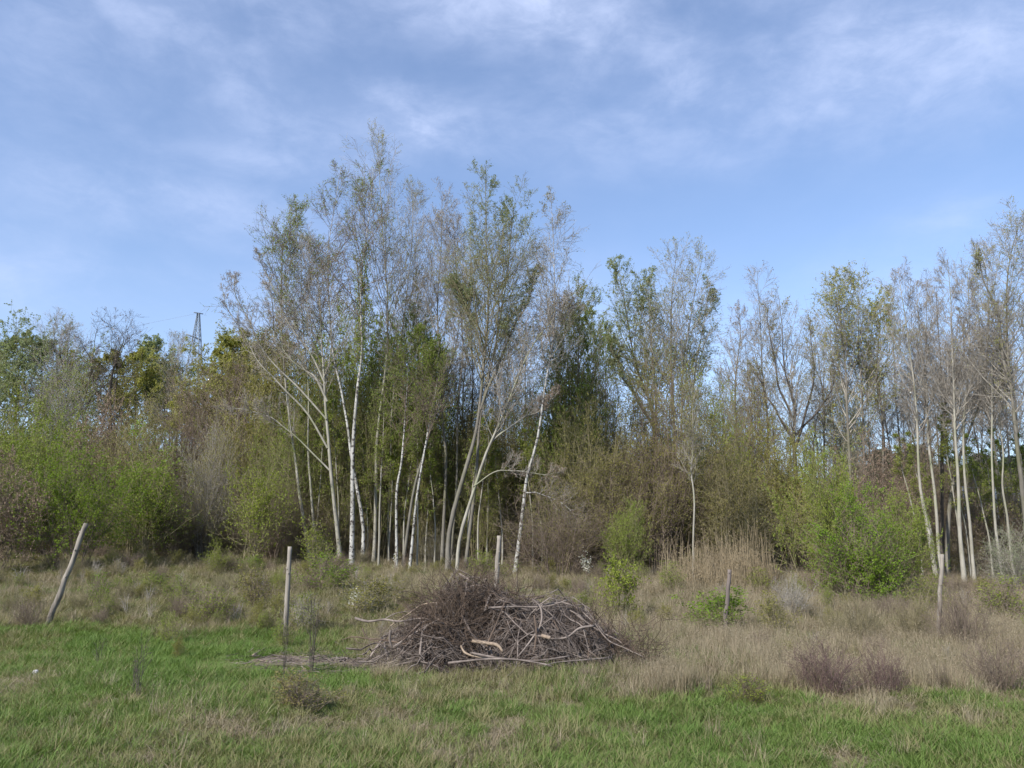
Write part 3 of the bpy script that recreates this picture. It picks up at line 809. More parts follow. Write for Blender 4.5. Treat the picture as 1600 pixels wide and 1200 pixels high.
def shrub(kind, px, top, wpx, Y, leaf, twig, label, cat='shrub', name=None, group=None, rot=None, lean=0.0):
    SH_N[0] += 1
    rng = np.random.default_rng(900 + SH_N[0])
    pr = PR[kind][SH_N[0] % len(PR[kind])]
    wm, fm = proto_mesh(pr, kind)
    tp = P(px, top, Y)
    g = float(gz(tp[0], Y))
    H = tp[2] - g
    sh = H / pr['h']
    sw = wpx * Y / F_PX / pr['w']
    r = empty(name or 'shrub', (tp[0], Y, g - 0.02), label, cat, group)
    r.scale = (sw, sw, sh)
    r.rotation_euler = (0, R(lean), rng.uniform(0, 6.28) if rot is None else rot)
    a = link('stems', wm, r); slot_mat(a, M[twig])
    if fm:
        b = link('foliage', fm, r); slot_mat(b, M[leaf])
    return r


def Yg(px, py):
    return float(ground_at(px, py)[1])


S = shrub
# left thicket
S('dense', 2, 735, 105, 23.6, 'leaf_brown', 'twig_brown', 'pinkish brown budding shrub at the far left edge of the field')
S('dense', 128, 735, 128, 24.5, 'leaf_bright', 'twig_brown', 'bright green bushy shrub behind the leaning left fence post')
S('dense', 60, 690, 120, 29, 'leaf_spring', 'twig_olive', 'soft green shrub between the pinkish one and the bright green one')
S('dense', 158, 662, 82, 33, 'leaf_brown', 'twig_brown', 'pink-brown round-topped shrub above the bright green bush')
S('thick', 92, 640, 110, 35, 'leaf_spring', 'twig_grey', 'dull green shrub below the low dark forked tree')
S('dense', 20, 660, 110, 34, 'leaf_spring', 'twig_olive', 'green shrub under the round blue-green tree')
S('airy', 250, 678, 95, 27, 'leaf_bright', 'twig_olive', 'tall yellow-green shrub with upright shoots')
S('dense', 212, 755, 110, 27.5, 'leaf_spring', 'twig_olive', 'low olive shrub right of the bright green bush')
S('thick', 215, 690, 120, 32, 'leaf_olive', 'twig_olive', 'yellow-olive shrub behind the tall upright-shooted one')
S('thick', 335, 712, 90, 29, 'leaf_olive', 'twig_grey', 'pale olive thin-leafed shrub under the domed willow')
S('bare', 300, 650, 120, 34, 'leaf_brown', 'twig_brown', 'brown leafless shrub below the willow dome, left of its trunk')
S('bare', 375, 670, 120, 34, 'leaf_brown', 'twig_brown', 'brown leafless shrub behind the bright slender shrub')
S('airy', 396, 694, 72, 26.5, 'leaf_yellow', 'twig_olive', 'slender bright yellow-green shrub standing alone by the second post')
S('airy', 342, 838, 40, 24.5, 'leaf_yellow', 'twig_olive', 'small yellow-green shoot at the foot of the left thicket')
S('bare', 290, 780, 110, 28.5, 'leaf_olive', 'twig_brown', 'dark low leafless scrub right of the upright-shooted shrub')
S('bare', 440, 790, 110, 28.5, 'leaf_olive', 'twig_brown', 'dark low scrub just left of the birch clump')
# understorey of the clump
for (px, top, w, Y, kd, lf, lab) in [
        (438, 590, 120, 32.5, 'dense', 'leaf_olive', 'olive green undergrowth tree behind the leftmost birch stems'),
        (505, 560, 130, 33, 'dense', 'leaf_spring', 'green undergrowth tree filling between the birch stems, left part'),
        (575, 545, 130, 33.5, 'dense', 'leaf_spring', 'green undergrowth tree behind the foremost white birch'),
        (648, 548, 105, 30.5, 'dense', 'leaf_dark', 'dark green leafy undergrowth tree right of the tallest tree'),
        (610, 600, 110, 31.5, 'thick', 'leaf_spring', 'mid green undergrowth between the two slim birches'),
        (540, 640, 120, 31, 'thick', 'leaf_olive', 'olive undergrowth low behind the foremost birch'),
        (480, 680, 110, 30.5, 'thick', 'leaf_spring', 'green undergrowth low behind the leftmost stems'),
        (705, 620, 110, 33.5, 'thick', 'leaf_olive', 'brown twiggy undergrowth in the gap of the clump'),
        (770, 610, 120, 33, 'bare', 'leaf_olive', 'brown twiggy undergrowth behind the dark-footed poplar'),
        (815, 660, 100, 31.5, 'thick', 'leaf_olive', 'olive undergrowth left of the lone white birch'),
        (745, 700, 110, 31, 'thick', 'leaf_olive', 'olive undergrowth between the leaning poplar stems'),
        (905, 590, 115, 30, 'dense', 'leaf_dark', 'dark green leafy tall shrub right of the lone white birch'),
        (865, 650, 95, 31, 'dense', 'leaf_spring', 'green shrub directly behind the lone white birch'),
        (930, 650, 110, 31.5, 'thick', 'leaf_olive', 'olive shrub between the dark green one and the brown thicket')]:
    S(kd, px, top, w, Y, lf, 'twig_olive' if kd != 'bare' else 'twig_brown', lab)
for (px, top, w, Y, kd, lf, lab) in [
        (452, 690, 90, 29.2, 'thick', 'leaf_spring', 'light olive bush between the second post and the leftmost stems'),
        (530, 700, 80, 29.6, 'thick', 'leaf_yellow', 'light yellow-green bush filling in left of the foremost birch'),
        (598, 690, 80, 29.8, 'thick', 'leaf_spring', 'light green bush filling in right of the foremost birch'),
        (665, 700, 80, 29.8, 'thick', 'leaf_olive', 'light olive bush filling in under the dark leafy crown'),
        (750, 740, 70, 29.4, 'thick', 'leaf_yellow', 'yellow-green bush between the two big leaning trunks'),
        (905, 700, 110, 28.0, 'thick', 'leaf_olive', 'light olive bush in front of the dark green shrub')]:
    S(kd, px, top, w, Y, lf, 'twig_olive', lab)
# brown thicket right of the middle
for (px, top, w, Y, kd, lf, tw, lab) in [
        (985, 668, 130, 30, 'thick', 'leaf_olive', 'twig_brown', 'brown-olive shrub, left part of the thicket behind the reeds'),
        (1042, 655, 130, 29.5, 'thick', 'leaf_olive', 'twig_brown', 'tall brown rounded shrub behind the thin white sapling'),
        (1118, 665, 120, 30, 'thick', 'leaf_yellow', 'twig_olive', 'yellow-green topped shrub right of the white sapling'),
        (1170, 650, 100, 33, 'thick', 'leaf_olive', 'twig_brown', 'olive-brown shrub under the pointed aspen'),
        (1205, 715, 120, 29.5, 'dense', 'leaf_olive', 'twig_olive', 'olive shrub at the right end of the brown thicket'),
        (935, 760, 120, 27.5, 'thick', 'leaf_olive', 'twig_brown', 'dark low scrub at the left of the reeds'),
        (1010, 740, 120, 28, 'thick', 'leaf_olive', 'twig_brown', 'olive-brown low scrub behind the left end of the reeds'),
        (1150, 745, 120, 28, 'thick', 'leaf_olive', 'twig_olive', 'olive-brown low scrub behind the right end of the reeds'),
        (870, 800, 150, 25.5, 'bare', 'leaf_olive', 'twig_brown', 'brown tangle of scrub at the foot of the lone white birch'),
        (985, 805, 60, 25, 'dense', 'leaf_spring', 'twig_olive', 'small fresh green shrub left of the reeds')]:
    S(kd, px, top, w, Y, lf, tw, lab)
# right bushes
S('dense', 1270, 740, 100, 21, 'leaf_spring', 'twig_olive', 'tall green shrub left of the brightest bush on the right')
S('airy', 1326, 712, 80, 22, 'leaf_yellow', 'twig_olive', 'yellow-green shrub whose pointed top shows above the brightest bush')
S('cone', 1342, 768, 106, 19.2, 'leaf_bright', 'twig_brown', 'brightest green dense bush in front on the right')
S('dense', 1398, 800, 95, 20.5, 'leaf_spring', 'twig_olive', 'dull green bush at the right shoulder of the brightest bush')
S('thick', 1385, 735, 120, 31, 'leaf_brown', 'twig_brown', 'dark brown scrub behind the bushes on the right')
S('bare', 1450, 735, 120, 33, 'leaf_olive', 'twig_brown', 'dark scrub behind the leftmost pale stems on the right')
S('bare', 1525, 800, 130, 30, 'leaf_olive', 'twig_brown', 'dark low scrub in front of the wire fence on the right')
S('bare', 1600, 790, 130, 30, 'leaf_olive', 'twig_brown', 'dark low scrub at the right edge under the big poplar')
S('thick', 1590, 850, 90, 23, 'leaf_blue', 'twig_grey', 'pale grey-green low shrub at the right edge')
S('dense', 1300, 650, 90, 36, 'catkin', 'twig_grey', 'silvery blossoming small tree behind the yellow-green pointed shrub')
# small shrubs in the field
for (px, top, w, foot, kd, lf, tw, lab) in [
        (153, 898, 38, 945, 'small', 'leaf_bright', 'twig_brown', 'little leaning shrub right of the leaning post'),
        (288, 905, 48, 945, 'small', 'leaf_dark', 'twig_brown', 'low dark green shrub left of the pair behind the second post'),
        (250, 895, 40, 925, 'small', 'leaf_dark', 'twig_brown', 'small dark shrub farthest left in the rough grass'),
        (335, 920, 60, 972, 'small', 'leaf_spring', 'twig_brown', 'wide low shrub in rough grass midway between the left posts'),
        (402, 890, 60, 950, 'small', 'leaf_olive', 'twig_brown', 'brownish green upright shrub left of the second post'),
        (396, 870, 36, 892, 'small', 'leaf_bright', 'twig_brown', 'small green shrub at the foot of the slender bright one'),
        (508, 868, 86, 925, 'small', 'leaf_bright', 'twig_brown', 'bright green spreading shrub right of the second post'),
        (495, 820, 50, 900, 'small', 'leaf_yellow', 'twig_olive', 'yellow-green upright shrub behind the bright spreading one'),
        (580, 905, 70, 960, 'small', 'leaf_olive', 'twig_grey', 'greyish low shrub left of the brush pile'),
        (470, 930, 50, 985, 'small', 'leaf_spring', 'twig_grey', 'thin low shrub right against the second post'),
        (765, 865, 60, 905, 'small', 'leaf_spring', 'twig_olive', 'green shrub behind the post over the brush pile'),
        (962, 875, 55, 970, 'small', 'leaf_yellow', 'twig_olive', 'yellow-green upright shrub right of the brush pile'),
        (1050, 880, 34, 925, 'small', 'leaf_spring', 'twig_olive', 'small green shrub between the reeds and the brush pile'),
        (1075, 862, 34, 895, 'small', 'leaf_bright', 'twig_olive', 'small green shrub at the foot of the white sapling'),
        (1122, 925, 84, 990, 'small', 'leaf_bright', 'twig_olive', 'bright green bush behind the dark fourth post'),
        (1190, 890, 40, 930, 'small', 'leaf_yellow', 'twig_olive', 'small yellow-green shrub right of the dark post'),
        (1210, 930, 50, 995, 'small', 'leaf_olive', 'twig_olive', 'olive upright shrub in dry grass right of the dark post'),
        (1336, 925, 70, 1005, 'twiggy', 'leaf_olive', 'twig_olive', 'brownish twiggy shrub below the brightest bush'),
        (1440, 905, 60, 960, 'small', 'leaf_spring', 'twig_olive', 'green low shrub left of the right fence post'),
        (1495, 920, 80, 1010, 'twiggy', 'leaf_olive', 'twig_brown', 'brown twiggy shrub right of the right fence post'),
        (1425, 930, 60, 1000, 'twiggy', 'leaf_olive', 'twig_olive', 'olive twiggy shrub left of the right fence post'),
        (1570, 905, 80, 970, 'small', 'leaf_spring', 'twig_brown', 'green shrub near the right edge of the rough field'),
        (1284, 1005, 95, 1088, 'twiggy', 'leaf_brown', 'twig_red', 'dark reddish bare bush in the dry grass on the right'),
        (1372, 1015, 70, 1085, 'twiggy', 'leaf_brown', 'twig_red', 'smaller reddish bare bush right of the dark one'),
        (1560, 1000, 90, 1085, 'twiggy', 'leaf_brown', 'twig_brown', 'thin brown bare bush at the right edge'),
        (472, 1050, 90, 1115, 'small', 'leaf_olive', 'twig_brown', 'small olive-leafed bush in the lawn below the second post'),
        (48, 935, 40, 982, 'twiggy', 'leaf_olive', 'twig_brown', 'little brown shrub at the foot of the leaning post'),
        (1165, 1055, 60, 1100, 'small', 'leaf_yellow', 'twig_red', 'low yellowish shrub left of the dark reddish bush'),
        (1235, 905, 60, 965, 'twiggy', 'leaf_olive', 'twig_grey', 'grey twiggy shrub below the tall green shrub')]:
    S(kd, px, top, w, Yg(px, foot), lf, tw, lab)
# dead stalks in the foreground
for (px, top, w, foot, lab) in [
        (222, 1005, 30, 1092, 'dead dark stalk with side twigs in the lawn on the left'),
        (212, 1030, 24, 1085, 'shorter dead stalk just left of the tall dark one'),
        (449, 955, 16, 1070, 'thin dark seedling stem in front of the second post'),
        (492, 930, 36, 1055, 'thin branching dark stem right of the second post'),
        (157, 1000, 20, 1045, 'thin dead stalk far left in the lawn')]:
    S('stalk', px, top, w, Yg(px, foot), 'leaf_brown', 'dark', lab, cat='dead stem', name='dead_stem')


# blossom sprigs
def blossom(px, top, foot, n, label, bright='blossom'):
    Y = Yg(px, foot)
    rng = np.random.default_rng(int(px))
    g = ground_at(px, foot)
    H = P(px, top, Y)[2] - g[2]
    r = empty('blossoming_sapling', g, label, 'sapling')
    st = np.zeros((5, 6, 3))
    for i in range(5):
        d = np.array([rng.normal() * 0.12, rng.normal() * 0.12, 1.0]); p = np.zeros(3)
        for j in range(6):
            st[i, j] = p; p = p + d * H * rng.uniform(0.8, 1.0) / 5; d = d + rng.normal(size=3) * 0.08
    w, f = Acc(), Acc()
    tubes(w, st, np.tile(np.linspace(0.008, 0.003, 6), (5, 1)), 4)
    q = rng.integers(0, 5, n)
    pp, _ = along(st[q], rng.uniform(0.35, 1, (n, 1)) )
    leaves(f, pp[:, 0] + rng.normal(size=(n, 3)) * 0.05, 0.035, rng, aspect=0.9)
    so = link('stems', w.mesh('stems', M['twig_brown']), r)
    link('blossom', f.mesh('blossom', M[bright]), r)
blossom(917, 866, 905, 260, 'small sapling covered in white blossom right of the brush pile')
blossom(555, 922, 952, 200, 'small sapling with white blossom left of the brush pile')
blossom(618, 862, 900, 50, 'sapling with a few white blossoms at the foot of the clump')

# ------------------------------------------------------------------ masses: scattered stands made with geometry nodes
def gn_scatter(name, pts, rot, scl, sources, label, tilt=None):
    me = bpy.data.meshes.new(name)
    n = len(pts)
    me.vertices.add(n); me.vertices.foreach_set('co', np.asarray(pts, np.float32).ravel())
    a = me.attributes.new('rot', 'FLOAT_VECTOR', 'POINT'); a.data.foreach_set('vector', np.asarray(rot, np.float32).ravel())
    a = me.attributes.new('scl', 'FLOAT_VECTOR', 'POINT'); a.data.foreach_set('vector', np.asarray(scl, np.float32).ravel())
    rng = np.random.default_rng(7)
    a = me.attributes.new('pick', 'INT', 'POINT'); a.data.foreach_set('value', rng.integers(0, len(sources), n).astype(np.int32))
    o = link(name, me)
    props(o, label, None, None, 'stuff')
    ng = bpy.data.node_groups.new(name + '_nodes', 'GeometryNodeTree')
    ng.interface.new_socket('Geometry', in_out='INPUT', socket_type='NodeSocketGeometry')
    ng.interface.new_socket('Geometry', in_out='OUTPUT', socket_type='NodeSocketGeometry')
    gi = ng.nodes.new('NodeGroupInput'); go = ng.nodes.new('NodeGroupOutput')
    join = ng.nodes.new('GeometryNodeJoinGeometry')
    def attr(nm, ty):
        q = ng.nodes.new('GeometryNodeInputNamedAttribute'); q.data_type = ty; q.inputs[0].default_value = nm
        return q.outputs[0]
    ro, sc, pk = attr('rot', 'FLOAT_VECTOR'), attr('scl', 'FLOAT_VECTOR'), attr('pick', 'INT')
    e2r = ng.nodes.new('FunctionNodeEulerToRotation'); ng.links.new(ro, e2r.inputs[0])
    for i, src in enumerate(sources):
        cmp_ = ng.nodes.new('FunctionNodeCompare'); cmp_.data_type = 'INT'; cmp_.operation = 'EQUAL'
        ng.links.new(pk, cmp_.inputs[2]); cmp_.inputs[3].default_value = i
        for one in (src if isinstance(src, tuple) else (src,)):
            oi = ng.nodes.new('GeometryNodeObjectInfo'); oi.inputs['Object'].default_value = one; oi.inputs['As Instance'].default_value = True
            iop = ng.nodes.new('GeometryNodeInstanceOnPoints')
            ng.links.new(gi.outputs[0], iop.inputs['Points']); ng.links.new(cmp_.outputs[0], iop.inputs['Selection'])
            ng.links.new(oi.outputs['Geometry'], iop.inputs['Instance'])
            ng.links.new(e2r.outputs[0], iop.inputs['Rotation']); ng.links.new(sc, iop.inputs['Scale'])
            ng.links.new(iop.outputs[0], join.inputs[0])
    ng.links.new(join.outputs[0], go.inputs[0])
    md = o.modifiers.new('scatter', 'NODES'); md.node_group = ng
    return o


def source(name, me):
    """a shape that is only instanced, never linked to the scene"""
    return bpy.data.objects.new(name, me)


def plant_source(kd, j, lf, tw):
    wm, fm = proto_mesh(PR[kd][j], kd)
    a = source('plant_stems', wm); slot_mat(a, M[tw])
    b = source('plant_foliage', fm); slot_mat(b, M[lf])
    return (a, b)


def vnoise(x, y, seed, sc):
    rng = np.random.default_rng(seed)
    T = rng.uniform(0, 1, (64, 64))
    X, Yy = x / sc + 31.3, y / sc + 17.7
    i, j = np.floor(X).astype(int), np.floor(Yy).astype(int)
    fx, fy = X - i, Yy - j
    fx, fy = fx * fx * (3 - 2 * fx), fy * fy * (3 - 2 * fy)
    g = lambda a, b: T[a % 64, b % 64]
    return (g(i, j) * (1 - fx) + g(i + 1, j) * fx) * (1 - fy) + (g(i, j + 1) * (1 - fx) + g(i + 1, j + 1) * fx) * fy


def undergrowth():
    rng = np.random.default_rng(77)
    srcs_t = []
    for i, (kd, j, lf, tw) in enumerate([('thick', 0, 'leaf_olive', 'twig_brown'), ('bare', 0, 'leaf_olive', 'twig_brown'), ('thick', 2, 'leaf_olive', 'twig_grey'),
                                         ('thick', 1, 'leaf_spring', 'twig_olive'), ('dense', 1, 'leaf_dark', 'twig_brown')]):
        srcs_t.append(plant_source(kd, j, lf, tw))
    pts, rot, scl = [], [], []
    for Y in (34.5, 36.5, 38.5, 41, 44, 47.5):
        for x in np.arange(-Y * 0.85, Y * 0.85, 1.9):
            xx = x + rng.uniform(-0.7, 0.7); yy = Y + rng.uniform(-0.8, 0.8)
            px = 800 + F_PX * xx / yy
            h = np.interp(px, [0, 100, 300, 500, 600, 800, 1000, 1150, 1300, 1420, 1600], [4.6, 4.6, 4.6, 5.4, 5.6, 5.2, 5.4, 5.2, 4.4, 4.6, 4.6]) * rng.uniform(0.75, 1.12) / 3.7
            pts.append((xx, yy, float(gz(xx, yy)) - 0.1)); rot.append((0, 0, rng.uniform(0, 6.28))); w = rng.uniform(0.85, 1.2); scl.append((w, w, h))
    gn_scatter('undergrowth', pts, rot, scl, srcs_t, 'dense dull undergrowth closing the wood behind the shrubs')
    # low dark scrub and leaf litter along the wood edge
    pts, rot, scl = [], [], []
    for Y in (29.5, 31.2, 33.0):
        for x in np.arange(-Y * 0.8, Y * 0.8, 1.5):
            xx = x + rng.uniform(-0.6, 0.6); yy = Y + rng.uniform(-0.8, 0.8)
            pts.append((xx, yy, float(gz(xx, yy)) - 0.1)); rot.append((0, 0, rng.uniform(0, 6.28))); w = rng.uniform(0.5, 0.8); scl.append((w, w, rng.uniform(0.35, 0.62)))
    gn_scatter('undergrowth', pts, rot, scl, srcs_t[1:3] + srcs_t[:1], 'low brown scrub along the foot of the wood')
undergrowth()


# ------------------------------------------------------------------ pines far on the right
def pine_proto(seed):
    rng = np.random.default_rng(seed)
    H = 9.0
    line = np.stack([rng.normal(size=14) * 0.03, rng.normal(size=14) * 0.03, np.linspace(-0.2, H, 14)], -1)
    rad = np.linspace(0.16, 0.02, 14)
    tr = Acc(); tubes(tr, line[None], rad[None], 7, rng)
    P1, R1, L1 = sprout(line[None], rad[None], rng, 110, 0.04, 0.98, 2.3, (60, 85), 0.03, 0.06, 5, 0.4, 0.008, lambda s: 1.15 - 1.0 * s)
    P2, R2, L2 = sprout(P1, R1, rng, 7, 0.2, 1.0, L1 * 0.35, (30, 60), 0.05, 0.1, 3, 0.6, 0.005)
    br, fo = Acc(), Acc()
    tubes(br, P1, R1, 3); tubes(br, P2, R2, 3)
    q = rng.integers(0, len(P2), 38000)
    pp, _ = along(P2[q], rng.uniform(0, 1, (38000, 1)))
    leaves(fo, pp[:, 0] + rng.normal(size=(38000, 3)) * 0.12, 0.24, rng, aspect=0.28)
    return tr.mesh('trunk', M['dark'], True), br.mesh('branches', M['dark']), fo.mesh('foliage', M['leaf_pine'])
pine = pine_proto(3)
pl = ['dark pine left of the bowed trunk, lowest of the far pines', 'dark pine showing beneath the sky gap at right', 'dark pine behind the thin lone stem at right',
      'dark pine behind the big right-edge poplar', 'dark pine past the right edge', 'dark pine behind the brown scrub left of the pale stems', 'dark pine farther left behind the broad poplar',
      'dark pine between the straight aspen and the bowed trunk']
for (px, top, Y), lab in zip([(1470, 728, 50), (1535, 712, 47), (1566, 720, 46), (1602, 704, 45), (1655, 700, 47), (1425, 700, 54), (1370, 705, 56), (1502, 735, 49)], pl):
    tp = P(px, top, Y); g = float(gz(tp[0], Y)); s = (tp[2] - g) / 9.0
    r = empty('pine_tree', (tp[0], Y, g), lab, 'tree', 'far pines on the right')
    r.scale = (s * 1.9, s * 1.9, s); r.rotation_euler = (0, 0, px * 1.7)
    link('trunk', pine[0], r); b = link('branches', pine[1], r); link('foliage', pine[2], b)


# ------------------------------------------------------------------ wire fence far right
def wire_fence():
    Y = 33.0
    m, t = mat_new('galvanised_wire')
    b = t.n('ShaderNodeBsdfPrincipled', {'Base Color': (0.42, 0.46, 0.50, 1), 'Roughness': 0.5, 'Metallic': 0.3})
    t.n('ShaderNodeOutputMaterial', {0: b.outputs[0]})
    a, c = P(1508, 800, Y), P(1660, 800, Y)
    x0, x1 = a[0], c[0]
    g = float(gz(x0, Y))
    zt = P(1508, 762, Y)[2] - g
    r = empty('wire_fence', (x0, Y, g), 'tall grey wire fence behind the thin stems at right', 'fence')
    for i in range(4):
        xx = (x1 - x0) * i / 3
        ac = Acc(); tubes(ac, np.array([[[xx, 0, -0.1], [xx, 0, zt + 0.05]]]), np.array([[0.035, 0.035]]), 6, cap=True)
        link('post', ac.mesh('post', m), r)
    ac = Acc()
    n = 14
    zz = np.linspace(0.15, zt, n)
    L = np.zeros((n, 2, 3)); L[:, 1, 0] = x1 - x0; L[:, :, 2] = zz[:, None]; L[:, :, 1] = -0.04
    tubes(ac, L, np.full((n, 2), 0.005), 4)
    k = int((x1 - x0) / 0.15)
    V = np.zeros((k, 2, 3)); V[:, :, 0] = np.linspace(0, x1 - x0, k)[:, None]; V[:, 0, 2] = 0.1; V[:, 1, 2] = zt; V[:, :, 1] = -0.05
    tubes(ac, V, np.full((k, 2), 0.0035), 3)
    o = link('wire_mesh', ac.mesh('wire_mesh', m), r)
wire_fence()


# ------------------------------------------------------------------ pylon
def pylon():
    Y = 170.0
    m, t = mat_new('hazed_pylon_steel')
    b = t.n('ShaderNodeBsdfPrincipled', {'Base Color': (0.20, 0.24, 0.28, 1), 'Roughness': 0.6, 'Metallic': 0.2})  # steel colour lightened to paint in the haze of distance
    t.n('ShaderNodeOutputMaterial', {0: b.outputs[0]})
    top = P(310, 490, Y); low = P(307, 580, Y)
    g = float(gz(top[0], Y))
    base = np.array([low[0], Y, g])
    r = empty('pylon', base, 'steel lattice pylon rising over the domed willow', 'pylon')
    H = top[2] - g
    # half width as function of height: 2 px at the top, 9 px at 90 px lower
    s = Y / F_PX
    def hw(z): return s * (1.6 + (H - z) / s * 0.085)
    zs = [H]; 
    while zs[-1] > 0.5 and len(zs) < 22:
        zs.append(zs[-1] - max(hw(zs[-1]) * 1.75, 1.2))
    zs[-1] = 0.0
    cor = [(-1, -1), (1, -1), (1, 1), (-1, 1)]
    cx = lambda z: (top[0] - base[0]) * z / H
    pt = lambda c, z: np.array([cx(z) + c[0] * hw(z), c[1] * hw(z), z])
    for c in cor:
        L = np.array([[pt(c, 0), pt(c, H)]]); ac = Acc(); tubes(ac, L, np.array([[0.13, 0.09]]), 4)
        link('leg', ac.mesh('leg', m), r)
    ac = Acc()
    for a, b_ in zip(zs[:-1], zs[1:]):
        for i in range(4):
            c, d = cor[i], cor[(i + 1) % 4]
            tubes(ac, np.array([[pt(c, a), pt(d, b_)], [pt(d, a), pt(c, b_)], [pt(c, a), pt(d, a)]]), np.full((3, 2), 0.045), 3)
    link('lattice', ac.mesh('lattice', m), r)
    za = P(300, 526, Y)[2] - g
    for x0, x1, dz0, dz1, nm in ((-15 * s, 3 * s, 0.35, -0.45, 'crossarm'), (-4.5 * s, 4.5 * s, 0.0, 0.2, 'earth_wire_bracket')):
        z = za if nm == 'crossarm' else H
        ac = Acc(); tubes(ac, np.array([[[x0 + cx(z), -1, z + dz0], [x1 + cx(z), 1, z + dz1]]]), np.full((1, 2), 0.17 if nm == 'crossarm' else 0.12), 5, cap=True)
        link(nm, ac.mesh(nm, m), r)
    for k in (0.02, 0.3, 0.44):
        x = -15 * s + 18 * s * k + cx(za); y = -1 + 2 * k; z = za + 0.35 - 0.8 * k
        ac = Acc(); tubes(ac, np.array([[[x, y, z], [x, y, z - 1.7 * s * 5]]]), np.full((1, 2), 0.07), 4)
        link('insulator', ac.mesh('insulator', m), r)
    # the earth wire running off to the left
    a = np.array([top[0] - 4 * s, Y, top[2]]); b2 = np.array([top[0] - 150, Y + 40, top[2] - 6.0])
    tt = np.linspace(0, 1, 20)[:, None]
    ln = a * (1 - tt) + b2 * tt; ln[:, 2] -= (tt[:, 0] * (1 - tt[:, 0])) * 12
    ac = Acc(); tubes(ac, ln[None], np.full((1, 20), 0.02), 4)
    o = link('power_line', ac.mesh('power_line', m)); props(o, 'thin cable running left from the top of the pylon', 'cable')
pylon()


# ------------------------------------------------------------------ fence posts
def post(topx, topy, fx, fy, wpx, mat, label):
    rng = np.random.default_rng(int(topx))
    f = ground_at(fx, fy)
    Y = f[1]
    t = P(topx, topy, Y)
    k = 9
    line = f + (t - f) * np.linspace(-0.12, 1, k)[:, None]
    line[1:-1, :2] += rng.normal(size=(k - 2, 2)) * 0.006
    r0 = wpx * 0.40 * Y / F_PX
    ac = Acc()
    rad = r0 * (1.12 - 0.17 * np.linspace(0, 1, k)) * (1 + rng.uniform(-0.06, 0.06, k))
    n = 24
    lf = smooth_line(line, n); rf = np.interp(np.linspace(0, 1, n), np.linspace(0, 1, k), rad)
    tubes(ac, (lf - f)[None], rf[None] * (1 + rng.uniform(-0.05, 0.05, n)), 12, rng, cap=True, rough=0.09)
    root = empty('fence_post', f, label, 'fence post', 'old wooden fence posts across the field')
    link('shaft', ac.mesh('shaft', M[mat], True), root)
    # knots where branches were cut
    for i in range(rng.integers(2, 4)):
        w = rng.uniform(0.3, 0.95); p = f + (t - f) * w - f
        a = rng.uniform(-2.6, -0.5); d = np.array([math.cos(a), math.sin(a), 0.5]); d /= np.linalg.norm(d)
        kc = Acc(); tubes(kc, np.array([[p + d * r0 * 0.6, p + d * r0 * 1.45]]), np.array([[r0 * 0.42, r0 * 0.3]]), 6, rng, cap=True)
        link('knot', kc.mesh('knot', M[mat]), root)
post(135, 818, 74, 977, 9.5, 'post', 'leftmost wooden post, leaning strongly to the right')
post(453, 854, 446, 998, 8.5, 'post', 'nearly upright wooden post between the leaning one and the brush pile')
post(780, 837, 773, 975, 8.5, 'post', 'pale wooden post standing behind the brush pile')
post(1140, 890, 1131, 994, 7.5, 'post_dark', 'dark short wooden post in front of the bright green bush')
post(1472, 866, 1466, 1003, 7.5, 'post', 'thin knotty wooden post farthest to the right')


